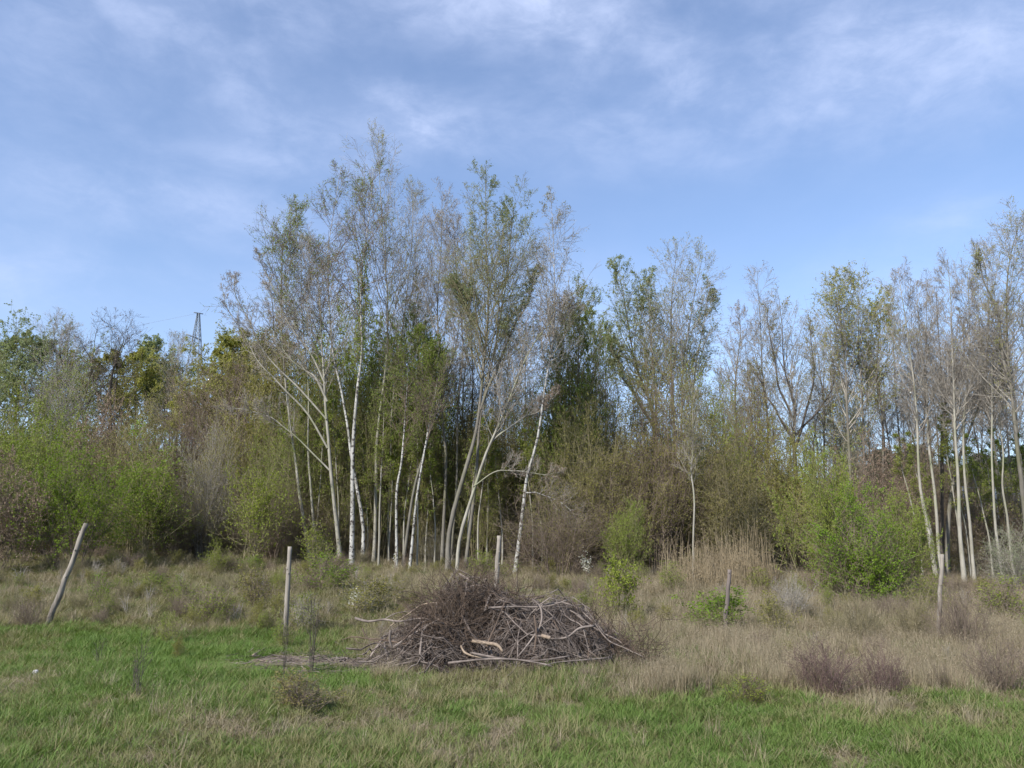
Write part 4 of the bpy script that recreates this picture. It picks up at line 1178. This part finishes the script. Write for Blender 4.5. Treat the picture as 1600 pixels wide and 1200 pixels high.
# ------------------------------------------------------------------ brush pile
def brush_pile():
    rng = np.random.default_rng(42)
    C = np.array([0.0, 11.35, 0.0]); C[2] = float(gz(0, 11.35))
    hx = np.array([[-1.86, 0], [-1.75, 0.10], [-1.55, 0.30], [-1.3, 0.50], [-1.0, 0.72], [-0.75, 0.95], [-0.40, 1.0], [-0.12, 0.90], [0.10, 0.68], [0.40, 0.74],
                   [0.75, 0.74], [1.05, 0.56], [1.35, 0.32], [1.62, 0.10], [1.8, 0.0]])
    def hgt(x, y):
        xx = x + 0.10 * np.sin(5.1 * y + 1.0) + 0.05 * np.sin(11 * y)
        H = np.interp(xx, hx[:, 0], hx[:, 1])
        wy = 0.55 + 0.62 * np.sqrt(np.clip(H, 0, 1))
        yy = y - 0.1 + 0.08 * np.sin(3.7 * x)
        c = np.clip(1 - np.abs(yy / wy) ** 2.1, 0, 1) ** 0.7
        bump = 1 + 0.10 * np.sin(7.3 * x + 2.0 * y) * np.sin(6.1 * y - x) + 0.06 * np.sin(13 * x - 5 * y)
        hol = 0.50 * np.exp(-(((x + 0.45) / 0.34) ** 2 + ((y + 0.62) / 0.36) ** 2)) + 0.30 * np.exp(-(((x - 1.35) / 0.12) ** 2 + ((y + 0.55) / 0.2) ** 2))
        return np.maximum(H * c * bump - hol, 0)
    root = empty('brush_pile', C, 'large heap of dead branches and brushwood in the middle of the field', 'brush pile')
    # mound of broken debris inside
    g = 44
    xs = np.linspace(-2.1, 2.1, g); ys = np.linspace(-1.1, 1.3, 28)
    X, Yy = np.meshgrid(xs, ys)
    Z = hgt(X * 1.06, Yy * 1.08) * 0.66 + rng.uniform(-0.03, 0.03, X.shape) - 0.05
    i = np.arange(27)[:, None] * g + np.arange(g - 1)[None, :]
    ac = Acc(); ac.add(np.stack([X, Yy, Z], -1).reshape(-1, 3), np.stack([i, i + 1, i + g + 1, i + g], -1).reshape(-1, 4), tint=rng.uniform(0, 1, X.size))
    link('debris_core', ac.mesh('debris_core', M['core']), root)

    def lay(n, L, r, k, wob, depth, xr=None, steep=0.25):
        x = rng.uniform(-1.9, 1.9, n) if xr is None else rng.uniform(xr[0], xr[1], n)
        y = rng.uniform(-0.95, 1.1, n)
        ok = hgt(x, y) > 0.06
        x, y = x[ok], y[ok]; n = len(x)
        e = 0.05
        h = hgt(x, y)
        z = h * (1 - depth * rng.uniform(0, 1, n) ** 1.5)
        gx = (hgt(x + e, y) - hgt(x - e, y)) / (2 * e); gy = (hgt(x, y + e) - hgt(x, y - e)) / (2 * e)
        a = np.where(rng.uniform(size=n) < 0.55, rng.normal(0, 0.6, n), rng.uniform(0, 6.28, n)) + (rng.integers(0, 2, n)) * math.pi
        d = np.stack([np.cos(a), np.sin(a), np.clip(np.cos(a) * gx + np.sin(a) * gy, -1.2, 1.2) + rng.normal(size=n) * steep], -1)
        d = norm(d)
        Ls = L * rng.uniform(0.5, 1.3, n)
        out = np.zeros((n, k, 3)); out[:, 0] = np.stack([x, y, z], -1) - d * (Ls * 0.5)[:, None]
        dd = d.copy()
        for j in range(1, k):
            dd = norm(dd + rng.normal(size=(n, 3)) * wob + np.array([0, 0, -0.03]))
            out[:, j] = out[:, j - 1] + dd * (Ls / (k - 1))[:, None]
        # keep above the soil and close to the heap
        top = hgt(out[..., 0], out[..., 1]) + rng.uniform(0.03, 0.24, (n, 1))
        out[..., 2] = np.clip(out[..., 2], 0.015, np.maximum(top, 0.03))
        R0 = r * rng.uniform(0.6, 1.5, n)
        Rr = R0[:, None] * (1 - 0.75 * np.linspace(0, 1, k)[None])
        return out, Rr
    # large branches, each a part of its own
    A, B = lay(360, 1.0, 0.0095, 7, 0.2, 0.12, steep=0.4)
    A2, B2 = lay(60, 1.3, 0.0125, 7, 0.12, 0.3, steep=0.4)
    A = np.concatenate([A2, A]); B = np.concatenate([B2, B])
    num = 0
    for i in range(min(len(A), 285)):
        ac = Acc(); c = A[i, 0]
        tubes(ac, (A[i] - c)[None], B[i][None], 5, rng, tint=np.array([rng.uniform()]), cap=True)
        if rng.uniform() < 0.45:      # side shoots
            Pc, Rc, _ = sprout((A[i] - c)[None], B[i][None], rng, 3, 0.3, 0.95, 0.35, (25, 60), 0.02, 0.15, 4, 0.6, 0.003)
            tubes(ac, Pc, Rc, 3, tint=rng.uniform(0, 1, 3))
        o = link('branch', ac.mesh('branch', M['stick'] if rng.uniform() < 0.8 else M['brush'], True), root, c); num += 1
    # thin brushwood
    ac = Acc()
    for n, L, r, wob, dep in ((2300, 0.6, 0.0046, 0.22, 0.3), (2300, 0.4, 0.0032, 0.26, 0.2)):
        a, b = lay(n, L, r, 5, wob, dep, steep=0.45)
        tubes(ac, a, b, 3, tint=rng.uniform(0, 1, len(a)))
    o = link('thin_twigs', ac.mesh('thin_twigs', M['stick']), root); o['kind'] = 'stuff'
    # brown brushy mass: bushes thrown on the left lobe, twigs fanning up and out
    ac = Acc()
    for (cx, cy, cz, n, L) in ((-0.75, -0.05, 0.50, 620, 0.6), (-0.85, -0.45, 0.28, 620, 0.55), (-0.45, 0.1, 0.75, 520, 0.36), (-1.0, 0.15, 0.62, 300, 0.42), (-0.15, -0.1, 0.6, 300, 0.4), (0.95, -0.35, 0.3, 350, 0.4), (1.5, -0.45, 0.12, 400, 0.35)):
        d = norm(rng.normal(size=(n, 3)) * np.array([1, 0.8, 0.75]) + np.array([0.15 if cx > -0.7 else -0.25, -0.35, 0.35]))
        p = np.array([cx, cy, cz]) + d * rng.uniform(0.0, 0.25, (n, 1)) + rng.normal(size=(n, 3)) * 0.16
        out = np.zeros((n, 5, 3)); out[:, 0] = p
        dd = d
        Ls = L * rng.uniform(0.5, 1.1, n)
        for j in range(1, 5):
            dd = norm(dd + rng.normal(size=(n, 3)) * 0.27)
            out[:, j] = out[:, j - 1] + dd * (Ls / 4)[:, None]
        out[..., 2] = np.maximum(out[..., 2], 0.01)
        tubes(ac, out, np.linspace(0.0042, 0.0018, 5)[None] * rng.uniform(0.7, 1.3, (n, 1)), 3, tint=rng.uniform(0, 1, n))
    o = link('brushwood', ac.mesh('brushwood', M['brush']), root); o['kind'] = 'stuff'
    # notable branches seen singly
    Yf = 10.45
    def single(pts, w0, w1, mat, name='branch', lab=None, cap=True):
        q = np.array([P(p[0], p[1], p[2] if len(p) > 2 else Yf) for p in pts])
        q[:, 2] = np.maximum(q[:, 2], gz(q[:, 0], q[:, 1]) + 0.012)
        ln = smooth_line(q, 16) - C
        c = ln[0].copy()
        rr = np.linspace(w0, w1, 16) * 0.5
        ac = Acc(); tubes(ac, (ln - c)[None], rr[None], 7, rng, cap=cap, tint=np.array([0.2]), rough=0.08)
        o = link(name, ac.mesh(name, M[mat], True), root, c)
        if lab: o['label'] = lab
    single([(555, 966, 11.2), (575, 971, 11.15), (600, 968, 11.1), (625, 971, 11.0), (660, 966, 11.0), (690, 972, 10.9)], 0.036, 0.018, 'stick', lab='long thick branch end poking out at the upper left of the heap')
    single([(534, 1000, 10.9), (552, 995, 10.9), (575, 998, 10.9), (600, 1000, 10.8), (650, 1010, 10.7)], 0.012, 0.024, 'brush')
    single([(553, 996, 10.9), (560, 1004, 10.85), (580, 1008, 10.85)], 0.012, 0.006, 'brush')
    single([(600, 968, 11.1), (620, 958, 11.1), (648, 954, 11.1)], 0.016, 0.008, 'stick')
    single([(566, 982, 10.9), (575, 998, 10.85), (600, 1006, 10.8)], 0.02, 0.012, 'brush')
    single([(684, 942, 11.2), (660, 945, 11.3), (640, 958, 11.2), (610, 978, 11.0)], 0.03, 0.015, 'fresh_wood')
    single([(616, 1010, 10.6), (650, 988, 10.7), (690, 965, 10.8)], 0.025, 0.015, 'stick')
    single([(610, 985, 10.6), (609, 1000, 10.6), (612, 1012, 10.6)], 0.035, 0.03, 'stick')
    single([(738, 1001, 10.45), (760, 1005, 10.4), (777, 1008, 10.38), (786, 1018, 10.35)], 0.05, 0.04, 'fresh_wood', name='barkless_limb', lab='pale broken limb with its bark gone at the front of the heap')
    single([(720, 1009, 10.4), (727, 1020, 10.35), (745, 1026, 10.3), (770, 1030, 10.3)], 0.03, 0.02, 'fresh_wood')
    single([(700, 1036, 10.25), (760, 1030, 10.2), (810, 1031, 10.15), (862, 1040, 10.1)], 0.028, 0.018, 'stick')
    single([(735, 1020, 10.3), (790, 1030, 10.2), (840, 1032, 10.2), (890, 1025, 10.3)], 0.03, 0.015, 'stick')
    single([(763, 950, 10.9), (800, 948, 10.9), (850, 948, 10.95), (886, 938, 11.0)], 0.03, 0.018, 'stick', lab='long pale branch lying level across the saddle of the heap')
    single([(832, 936, 10.9), (845, 950, 10.7), (845, 975, 10.6), (830, 1000, 10.5), (808, 1028, 10.4)], 0.03, 0.02, 'stick', lab='curved grey branch arching down the right lobe')
    single([(928, 978, 10.6), (905, 982, 10.55), (885, 996, 10.5), (860, 998, 10.5)], 0.035, 0.02, 'stick')
    single([(846, 993, 10.45), (853, 995, 10.43), (860, 997, 10.42)], 0.05, 0.045, 'fresh_wood', name='cut_stub')
    single([(835, 962, 10.6), (838, 990, 10.5), (834, 1022, 10.4)], 0.028, 0.025, 'brush')
    single([(930, 975, 10.7), (950, 1000, 10.6), (975, 1012, 10.5), (1005, 1026, 10.4)], 0.022, 0.008, 'stick')
    single([(900, 960, 10.9), (935, 985, 10.8), (965, 1000, 10.7), (972, 1006, 10.6)], 0.022, 0.008, 'stick')
    single([(850, 945, 11.0), (880, 942, 11.1), (905, 952, 11.0), (930, 975, 10.8)], 0.028, 0.012, 'stick')
    single([(929, 1064, 9.9), (950, 1058, 9.92), (970, 1053, 9.95)], 0.02, 0.012, 'stick')
    # rust coloured needles and sawdust in front of the hollow
    ac = Acc()
    n = 2600
    q = rng.normal(size=(n, 2)) * np.array([0.22, 0.14])
    cpt = ground_at(706, 1040)
    pts = np.stack([cpt[0] - C[0] + q[:, 0], cpt[1] - C[1] + 0.15 + q[:, 1], rng.uniform(0, 1, n) ** 2 * 0.10 * np.exp(-(q ** 2).sum(1) * 12) + 0.02], -1)
    leaves(ac, pts, 0.035, rng, aspect=0.35, up=0.6)
    o = link('rusty_litter', ac.mesh('rusty_litter', leaf_mat('rusty_litter', (0.30, 0.155, 0.065), (0.42, 0.26, 0.13), trans=0.1)), root); o['kind'] = 'stuff'
    return root
brush_pile()


# ------------------------------------------------------------------ twig litter left of the heap
def litter():
    rng = np.random.default_rng(9)
    ac = Acc()
    n = 900
    px = rng.normal(498, 62, n); py = rng.normal(1035, 11, n)
    q = np.array([ground_at(a, b) for a, b in zip(px, py)])
    a = rng.uniform(0, 6.28, n); L = rng.uniform(0.06, 0.32, n)
    d = np.stack([np.cos(a), np.sin(a), rng.normal(size=n) * 0.12], -1)
    q[:, 2] += rng.uniform(0.01, 0.05, n)
    k = 4
    out = q[:, None] + d[:, None] * L[:, None, None] * (np.linspace(-0.5, 0.5, k))[None, :, None] + rng.normal(size=(n, k, 3)) * 0.008
    tubes(ac, out, np.full((n, k), 0.004) * rng.uniform(0.5, 1.6, (n, 1)), 3, tint=rng.uniform(0, 1, n))
    o = link('twig_litter', ac.mesh('twig_litter', M['stick'])); props(o, 'broken twigs strewn on bare soil left of the heap', None, None, 'stuff')
    # bare soil below it
    ac = Acc()
    n = 90
    for c, (rx, ry) in ((ground_at(492, 1036), (1.0, 0.62)), (ground_at(660, 1046), (0.9, 0.34))):
        th = np.linspace(0, 2 * math.pi, 40, endpoint=False)
        rings = [0.0001, 0.5, 0.8, 1.0]
        V = []
        wob = 1 + 0.18 * np.sin(3 * th + 1) + 0.12 * np.sin(7 * th) + 0.06 * np.sin(13 * th)
        for r_ in rings:
            x = c[0] + rx * r_ * wob * np.cos(th); y = c[1] + ry * r_ * wob * np.sin(th)
            V.append(np.stack([x, y, gz(x, y) + (0.03 if r_ < 0.9 else -0.012)], -1))
        V = np.concatenate(V); i = np.arange(3)[:, None] * 40 + np.arange(40)[None]; j = np.arange(3)[:, None] * 40 + (np.arange(40)[None] + 1) % 40
        ac.add(V, np.stack([i, i + 40, j + 40, j], -1).reshape(-1, 4))
    m, t = mat_new('bare_soil')
    pos = t.n('ShaderNodeNewGeometry').outputs['Position']
    n2 = t.n('ShaderNodeTexNoise', {'Vector': pos, 'Scale': 11.0, 'Detail': 6.0, 'Roughness': 0.7})
    c = t.mix(t.ramp(n2.outputs[0], (0.35, 0.65)), (0.10, 0.075, 0.055), (0.27, 0.21, 0.16))
    bmp = t.n('ShaderNodeBump', {'Height': n2.outputs[0], 'Strength': 0.8, 'Distance': 0.03})
    b = t.n('ShaderNodeBsdfPrincipled', {'Base Color': c, 'Roughness': 0.95, 'Specular IOR Level': 0.1, 'Normal': bmp.outputs[0]})
    t.n('ShaderNodeOutputMaterial', {0: b.outputs[0]})
    o = link('soil', ac.mesh('soil', m, True)); props(o, 'trampled bare soil beside the brush heap', None, None, 'structure')
    # pieces lying there singly
    def fallen(pts, w, mat, label, name='fallen_branch'):
        q = np.array([ground_at(a, b_) for a, b_ in pts]); q[:, 2] += w * 0.5 + 0.03
        ln = smooth_line(q, 10); c0 = ln[0].copy()
        ac = Acc(); tubes(ac, (ln - c0)[None], np.linspace(w, w * 0.6, 10)[None] * 0.5, 6, rng, cap=True, rough=0.1)
        o = link(name, ac.mesh(name, M[mat], True), None, c0); props(o, label, 'branch')
    fallen([(395, 1030), (404, 1024), (414, 1018)], 0.035, 'fresh_wood', 'short pale piece of wood on the grass left of the soil patch')
    fallen([(452, 1042), (480, 1046), (510, 1044), (540, 1037)], 0.03, 'stick', 'grey branch lying across the soil patch left of the heap')
    fallen([(505, 1034), (525, 1036), (545, 1033)], 0.025, 'stick', 'short grey stick at the right end of the soil patch')
    fallen([(600, 1030), (620, 1040), (645, 1050), (652, 1054)], 0.03, 'stick', 'grey branch on the ground before the left foot of the heap')
    fallen([(1525, 1010), (1545, 1035), (1560, 1052)], 0.02, 'dark', 'dark bent branch lying in dry grass near the right edge')
    fallen([(735, 1127), (722, 1112), (706, 1098)], 0.012, 'fresh_wood', 'pale straw stalk lying aslant in the front grass', 'straw_stalk')
    # stones
    def stone(px, py, s, label):
        c = ground_at(px, py)
        u = np.linspace(0, 2 * math.pi, 14, endpoint=False); V = [[0, 0, s * 0.7]]
        for e in (0.9, 0.5, 0.0, -0.5):
            for a in u:
                V.append([math.cos(a) * math.cos(e) * s * 0.6, math.sin(a) * math.cos(e) * s * 0.45, math.sin(e) * s * 0.7])
        V = np.array(V); V *= 1 + rng.normal(size=V.shape) * 0.06
        T = [(0, 1 + i, 1 + (i + 1) % 14) for i in range(14)]
        Q = [(1 + r_ * 14 + i, 1 + (r_ + 1) * 14 + i, 1 + (r_ + 1) * 14 + (i + 1) % 14, 1 + r_ * 14 + (i + 1) % 14) for r_ in range(3) for i in range(14)]
        ac = Acc(); ac.add(V, Q, T)
        o = link('stone', ac.mesh('stone', STONE, False), None, c + np.array([0, 0, s * 0.55])); props(o, label, 'stone')
    mm, t = mat_new('pale_stone')
    tc = t.n('ShaderNodeTexCoord').outputs['Object']
    nz = t.n('ShaderNodeTexNoise', {'Vector': tc, 'Scale': 30.0, 'Detail': 5.0})
    b = t.n('ShaderNodeBsdfPrincipled', {'Base Color': t.mix(nz.outputs[0], (0.5, 0.48, 0.46), (0.3, 0.29, 0.27)), 'Roughness': 0.9})
    t.n('ShaderNodeOutputMaterial', {0: b.outputs[0]})
    STONE = mm
    stone(55, 1056, 0.062, 'pale grey stone in the green grass at far left')
    stone(150, 1032, 0.05, 'smaller pale stone beyond the far left one')
    stone(163, 1046, 0.035, 'tiny pale stone right beside the smaller one')
litter()


# ------------------------------------------------------------------ reeds
def reeds():
    rng = np.random.default_rng(15)
    n = 900
    px = np.where(rng.uniform(size=n) < 0.4, rng.uniform(1025, 1200, n), rng.normal(1120, 36, n))
    Yy = rng.uniform(21.5, 26, n)
    x = Yy * (px - 800) / F_PX
    z = gz(x, Yy)
    L = (0.55 + 0.9 * vnoise(x * 1.0, Yy * 0.0 + 3, 12, 0.35)) * (0.55 + 1.1 * rng.uniform(0, 1, n) ** 1.3) * np.interp(px, [1000, 1050, 1120, 1180, 1230], [0.55, 0.9, 1.05, 0.9, 0.5])
    d = norm(np.stack([rng.normal(size=n) * 0.09, rng.normal(size=n) * 0.09, np.ones(n)], -1))
    k = 5
    out = np.zeros((n, k, 3)); out[:, 0] = np.stack([x, Yy, z - 0.03], -1)
    for j in range(1, k):
        d = norm(d + rng.normal(size=(n, 3)) * 0.035)
        out[:, j] = out[:, j - 1] + d * (L / (k - 1))[:, None]
    ac = Acc(); tubes(ac, out, np.linspace(0.0075, 0.004, k)[None] * np.ones((n, 1)), 3, tint=rng.uniform(0, 1, n))
    # plumes and dead leaves
    q = rng.integers(0, n, 3000)
    pp, _ = along(out[q], rng.uniform(0.15, 0.8, (3000, 1)))
    leaves(ac, pp[:, 0] + rng.normal(size=(3000, 3)) * 0.03, 0.15, rng, aspect=0.07, up=0.0)
    q = np.repeat(np.arange(n)[::2], 5)
    leaves(ac, out[q, -1] + rng.normal(size=(len(q), 3)) * np.array([0.015, 0.015, 0.09]), 0.035, rng, aspect=0.35)
    o = link('reed_bed', ac.mesh('reed_bed', M['reed'])); props(o, 'stand of dead tan reeds before the brown thicket', None, None, 'stuff')
reeds()


# ------------------------------------------------------------------ grass
def tuft(seed, nb, h, r, w, lean, mat, bend=0.5, seg=3, heads=0):
    rng = np.random.default_rng(seed)
    az = rng.uniform(0, 2 * math.pi, nb); rr = r * rng.uniform(0, 1, nb) ** 0.6
    b = np.stack([np.cos(az) * rr, np.sin(az) * rr, np.full(nb, -0.01)], -1)
    la = rng.uniform(0, 2 * math.pi, nb); l = lean * rng.uniform(0, 1, nb)
    d = norm(np.stack([np.cos(la) * l, np.sin(la) * l, np.ones(nb)], -1))
    L = h * rng.uniform(0.4, 1.15, nb)
    side = norm(np.stack([-np.sin(la), np.cos(la), np.zeros(nb)], -1) + rng.normal(size=(nb, 3)) * 0.3)
    ctr = np.zeros((nb, seg + 1, 3)); ctr[:, 0] = b
    g = np.stack([np.cos(la), np.sin(la), np.full(nb, -0.5)], -1)
    for j in range(1, seg + 1):
        d = norm(d + g * (bend * rng.uniform(0.1, 1, (nb, 1))) / seg)
        ctr[:, j] = ctr[:, j - 1] + d * (L / seg)[:, None]
    ctr[:, :, 2] = np.maximum(ctr[:, :, 2], -0.01)
    ws = w * np.array([0.8, 1.0, 0.7, 0.12, 0.1][:seg] + [0.08]) * 0.5
    A = ctr - side[:, None] * ws[None, :, None]; B = ctr + side[:, None] * ws[None, :, None]
    V = np.stack([A, B], 2).reshape(nb, -1, 3)
    i = np.arange(nb)[:, None] * (2 * (seg + 1)) + np.arange(seg)[None] * 2
    Q = np.stack([i, i + 1, i + 3, i + 2], -1).reshape(-1, 4)
    ac = Acc(); ac.add(V.reshape(-1, 3), Q, tint=np.repeat(rng.uniform(0, 1, nb), 2 * (seg + 1)))
    if heads:
        q = rng.integers(0, nb, heads)
        leaves(ac, ctr[q, -1] + rng.normal(size=(heads, 3)) * np.array([0.006, 0.006, 0.02]), 0.012, rng, aspect=0.4)
    return source('grass_tuft', ac.mesh('grass_tuft', M[mat]))


def grass():
    rng = np.random.default_rng(21)
    T = {
        'green': [tuft(1, 46, 0.13, 0.085, 0.0042, 0.8, 'grass_green'), tuft(2, 40, 0.10, 0.09, 0.0042, 1.0, 'grass_green'), tuft(3, 34, 0.17, 0.07, 0.0045, 0.6, 'grass_green', 0.8)],
        'fresh': [tuft(4, 46, 0.16, 0.075, 0.005, 0.7, 'grass_fresh', 0.7), tuft(5, 40, 0.20, 0.07, 0.005, 0.6, 'grass_fresh', 0.9)],
        'mat': [tuft(6, 46, 0.14, 0.10, 0.0036, 1.9, 'grass_dry', 1.0), tuft(7, 40, 0.17, 0.10, 0.0036, 1.5, 'grass_dry', 1.2), tuft(8, 42, 0.13, 0.09, 0.004, 1.4, 'grass_mixed', 0.8)],
        'tall': [tuft(9, 34, 0.42, 0.08, 0.0038, 0.35, 'grass_dry', 0.35, 4, 60), tuft(10, 30, 0.36, 0.09, 0.0038, 0.5, 'grass_dry', 0.5, 4, 50), tuft(13, 30, 0.30, 0.09, 0.0036, 0.8, 'grass_dry', 0.8, 4, 10)],
        'mixed': [tuft(11, 40, 0.24, 0.09, 0.0042, 0.7, 'grass_mixed', 0.7), tuft(12, 34, 0.20, 0.09, 0.0042, 0.9, 'grass_mixed', 0.9)],
    }
    X, Y = [], []
    for y0, y1, dens in ((2.5, 4.6, 45), (4.6, 8.2, 260), (8.2, 11, 200), (11, 15, 120), (15, 20, 62), (20, 27, 42), (27, 35, 26)):
        hw = 0.67 * y1 + 1.6
        n = int((y1 - y0) * 2 * hw * dens)
        X.append(rng.uniform(-hw, hw, n)); Y.append(rng.uniform(y0, y1, n))
    x, y = np.concatenate(X), np.concatenate(Y)
    z = gz(x, y)
    px, py = to_pix(x, y, z)
    n1 = vnoise(x, y, 1, 0.9); n2 = vnoise(x, y, 2, 0.33); n3 = vnoise(x, y, 3, 2.2); nn = 0.45 * n1 + 0.25 * n2 + 0.3 * n3
    def sm(a, b, v): t = np.clip((v - a) / (b - a), 0, 1); return t * t * (3 - 2 * t)
    edge = np.interp(px, [0, 540, 620, 900, 1000, 1600], [986, 998, 1092, 1098, 1090, 1078]) + (n1 - 0.5) * 34
    fg = sm(-8, 10, py - edge)                          # 1 = front lawn
    band = (1 - fg) * sm(992, 1004, py) * sm(560, 640, px)
    infront = np.exp(-((px - 780) / 190) ** 4) * sm(1000, 1030, py)          # tall dry strip
    back = (1 - fg) * (1 - band)
    dry_back = np.interp(px, [-200, 300, 560, 900, 1000, 1600], [0.50, 0.60, 0.52, 0.70, 0.85, 0.80])
    p_dry = fg * (0.09 + 0.75 * sm(0.56, 0.72, nn)) + band * (0.72 + 1.1 * (nn - 0.5) - 0.25 * infront) + back * (dry_back + 1.0 * (nn - 0.5))
    leftfresh = sm(60, 140, px) * (1 - sm(540, 600, px)) * sm(984, 994, py) * (1 - sm(1055, 1100, py))
    p_dry = p_dry * (1 - 0.6 * leftfresh)
    frontdry = np.exp(-((px - 260) / 110) ** 2 - ((py - 1165) / 22) ** 2) + np.exp(-((px - 830) / 260) ** 2 - ((py - 1150) / 16) ** 2) * 0.35 + np.exp(-((px - 1450) / 90) ** 2 - ((py - 1105) / 18) ** 2) * 0.7 + np.exp(-((px - 580) / 90) ** 2 - ((py - 1090) / 18) ** 2) * 0.9
    p_dry = np.clip(p_dry + fg * 0.42 * frontdry, 0.03, 0.97)
    u = rng.uniform(size=len(x))
    isdry = u < p_dry
    tall = np.where(band > 0.5, 0.62 - 0.5 * infront, np.where(back > 0.5, 0.30 + 0.25 * (px > 900), 0.04))
    istall = isdry & (rng.uniform(size=len(x)) < tall)
    pf = np.clip(0.26 + 0.45 * leftfresh + 0.9 * (vnoise(x, y, 5, 1.3) - 0.5) + 0.3 * sm(1130, 1190, py) * sm(600, 1000, px) - 0.35 * back, 0.02, 0.9)
    isfresh = (~isdry) & (rng.uniform(size=len(x)) < pf)
    ismix = (~isdry) & (~isfresh) & (rng.uniform(size=len(x)) < 0.28 + 0.45 * back + 0.2 * band)
    isgreen = (~isdry) & (~isfresh) & (~ismix)
    # keep grass off the heap, the soil and the deep wood floor
    keep = ~(((x / 1.75) ** 2 + ((y - 11.5) / 0.75) ** 2) < 1)
    s1, s2 = ground_at(492, 1036), ground_at(660, 1046)
    near_soil = np.zeros(len(x))
    for s_, rx, ry in ((s1, 0.92, 0.55), (s2, 0.8, 0.28)):
        near_soil = np.maximum(near_soil, np.exp(-(((x - s_[0]) / (rx * 1.5)) ** 2 + ((y - s_[1] + 0.25) / (ry * 2.0)) ** 2) ** 2))
        inside = (((x - s_[0]) / rx) ** 2 + ((y - s_[1]) / ry) ** 2) < 1
        keep &= ~(inside & (rng.uniform(size=len(x)) < 0.88))
    keep &= ~((y > 30) & (rng.uniform(size=len(x)) < 0.35))
    far = np.interp(y, [5, 8, 12, 18, 27, 35], [1.0, 1.05, 1.2, 1.5, 1.85, 2.1])
    hh = np.interp(y, [5, 10, 18, 30], [0.62, 0.68, 0.80, 0.95]) * np.where(band > 0.5, 1.3, 1.0)
    hv = (0.7 + 0.6 * vnoise(x, y, 8, 0.7)) * (1 - 0.5 * near_soil)
    labs = {'green': 'short green meadow grass', 'fresh': 'lush fresh dark green grass patches', 'mat': 'matted dead straw-coloured grass', 'tall': 'tall dry tan grass stalks', 'mixed': 'half-green fading grass'}
    for nm, mk in (('green', isgreen), ('fresh', isfresh), ('mat', isdry & ~istall), ('tall', istall), ('mixed', ismix)):
        k = mk & keep
        n = int(k.sum())
        s = rng.uniform(0.75, 1.25, n)
        pts = np.stack([x[k], y[k], z[k]], -1)
        rot = np.stack([rng.normal(size=n) * 0.08, rng.normal(size=n) * 0.08, rng.uniform(0, 6.28, n)], -1)
        bandh = (1.0 - 0.12 * band[k] - 0.35 * infront[k]) if nm == 'tall' else 1.0
        scl = np.stack([s * far[k], s * far[k], s * hh[k] * hv[k] * bandh], -1)
        gn_scatter('grass', pts, rot, scl, T[nm], labs[nm])
grass()


def weeds():
    rng = np.random.default_rng(31)
    src = lambda kd, j, tw, lf: plant_source(kd, j, lf, tw)
    A = [src('stalk', 0, 'twig_brown', 'leaf_brown'), src('stalk', 0, 'twig_grey', 'leaf_brown'), src('twiggy', 1, 'twig_brown', 'leaf_olive')]
    B = [src('small', 1, 'twig_olive', 'leaf_spring'), src('small', 2, 'twig_olive', 'leaf_olive'), src('twiggy', 1, 'twig_olive', 'leaf_spring')]
    x = rng.uniform(-24, 24, 2600); y = 7 + 24 * rng.uniform(0, 1, 2600) ** 0.7
    ok = (np.abs(x) < 0.7 * y + 1) & ~(((x / 2.1) ** 2 + ((y - 11.5) / 1.3) ** 2) < 1)
    x, y = x[ok], y[ok]; z = gz(x, y); px, py = to_pix(x, y, z)
    nn = vnoise(x, y, 44, 1.6)
    dens = np.where(py > 1090, 0.04, np.where((px < 560) & (py > 985), 0.10, np.where(px > 900, 0.75, 0.45))) * np.clip((nn - 0.25) * 2, 0, 1)
    k = rng.uniform(size=len(x)) < dens
    x, y, z, px, py = x[k], y[k], z[k], px[k], py[k]
    sel = rng.uniform(size=len(x)) < np.where(px > 900, 0.30, 0.55)
    for m_, srcs, lab in ((~sel, A, 'dry brown weed stalks scattered through the rough grass'), (sel, B, 'low leafy weeds scattered through the rough grass')):
        n = int(m_.sum()); s_ = rng.uniform(0.22, 0.52, n) * np.interp(y[m_], [8, 14, 30], [0.8, 1.0, 1.5])
        gn_scatter('weeds', np.stack([x[m_], y[m_], z[m_]], -1), np.stack([rng.normal(size=n) * 0.12, rng.normal(size=n) * 0.12, rng.uniform(0, 6.28, n)], -1),
                   np.stack([s_ * rng.uniform(0.7, 1.1, n), s_, s_], -1), srcs, lab)
weeds()
print('trees', TREE_COUNT[0], 'unique tris', sum(sum(len(p.vertices) - 2 for p in me.polygons) if len(me.polygons) < 1 else int(len(me.loops) - 2 * len(me.polygons)) for me in bpy.data.meshes))
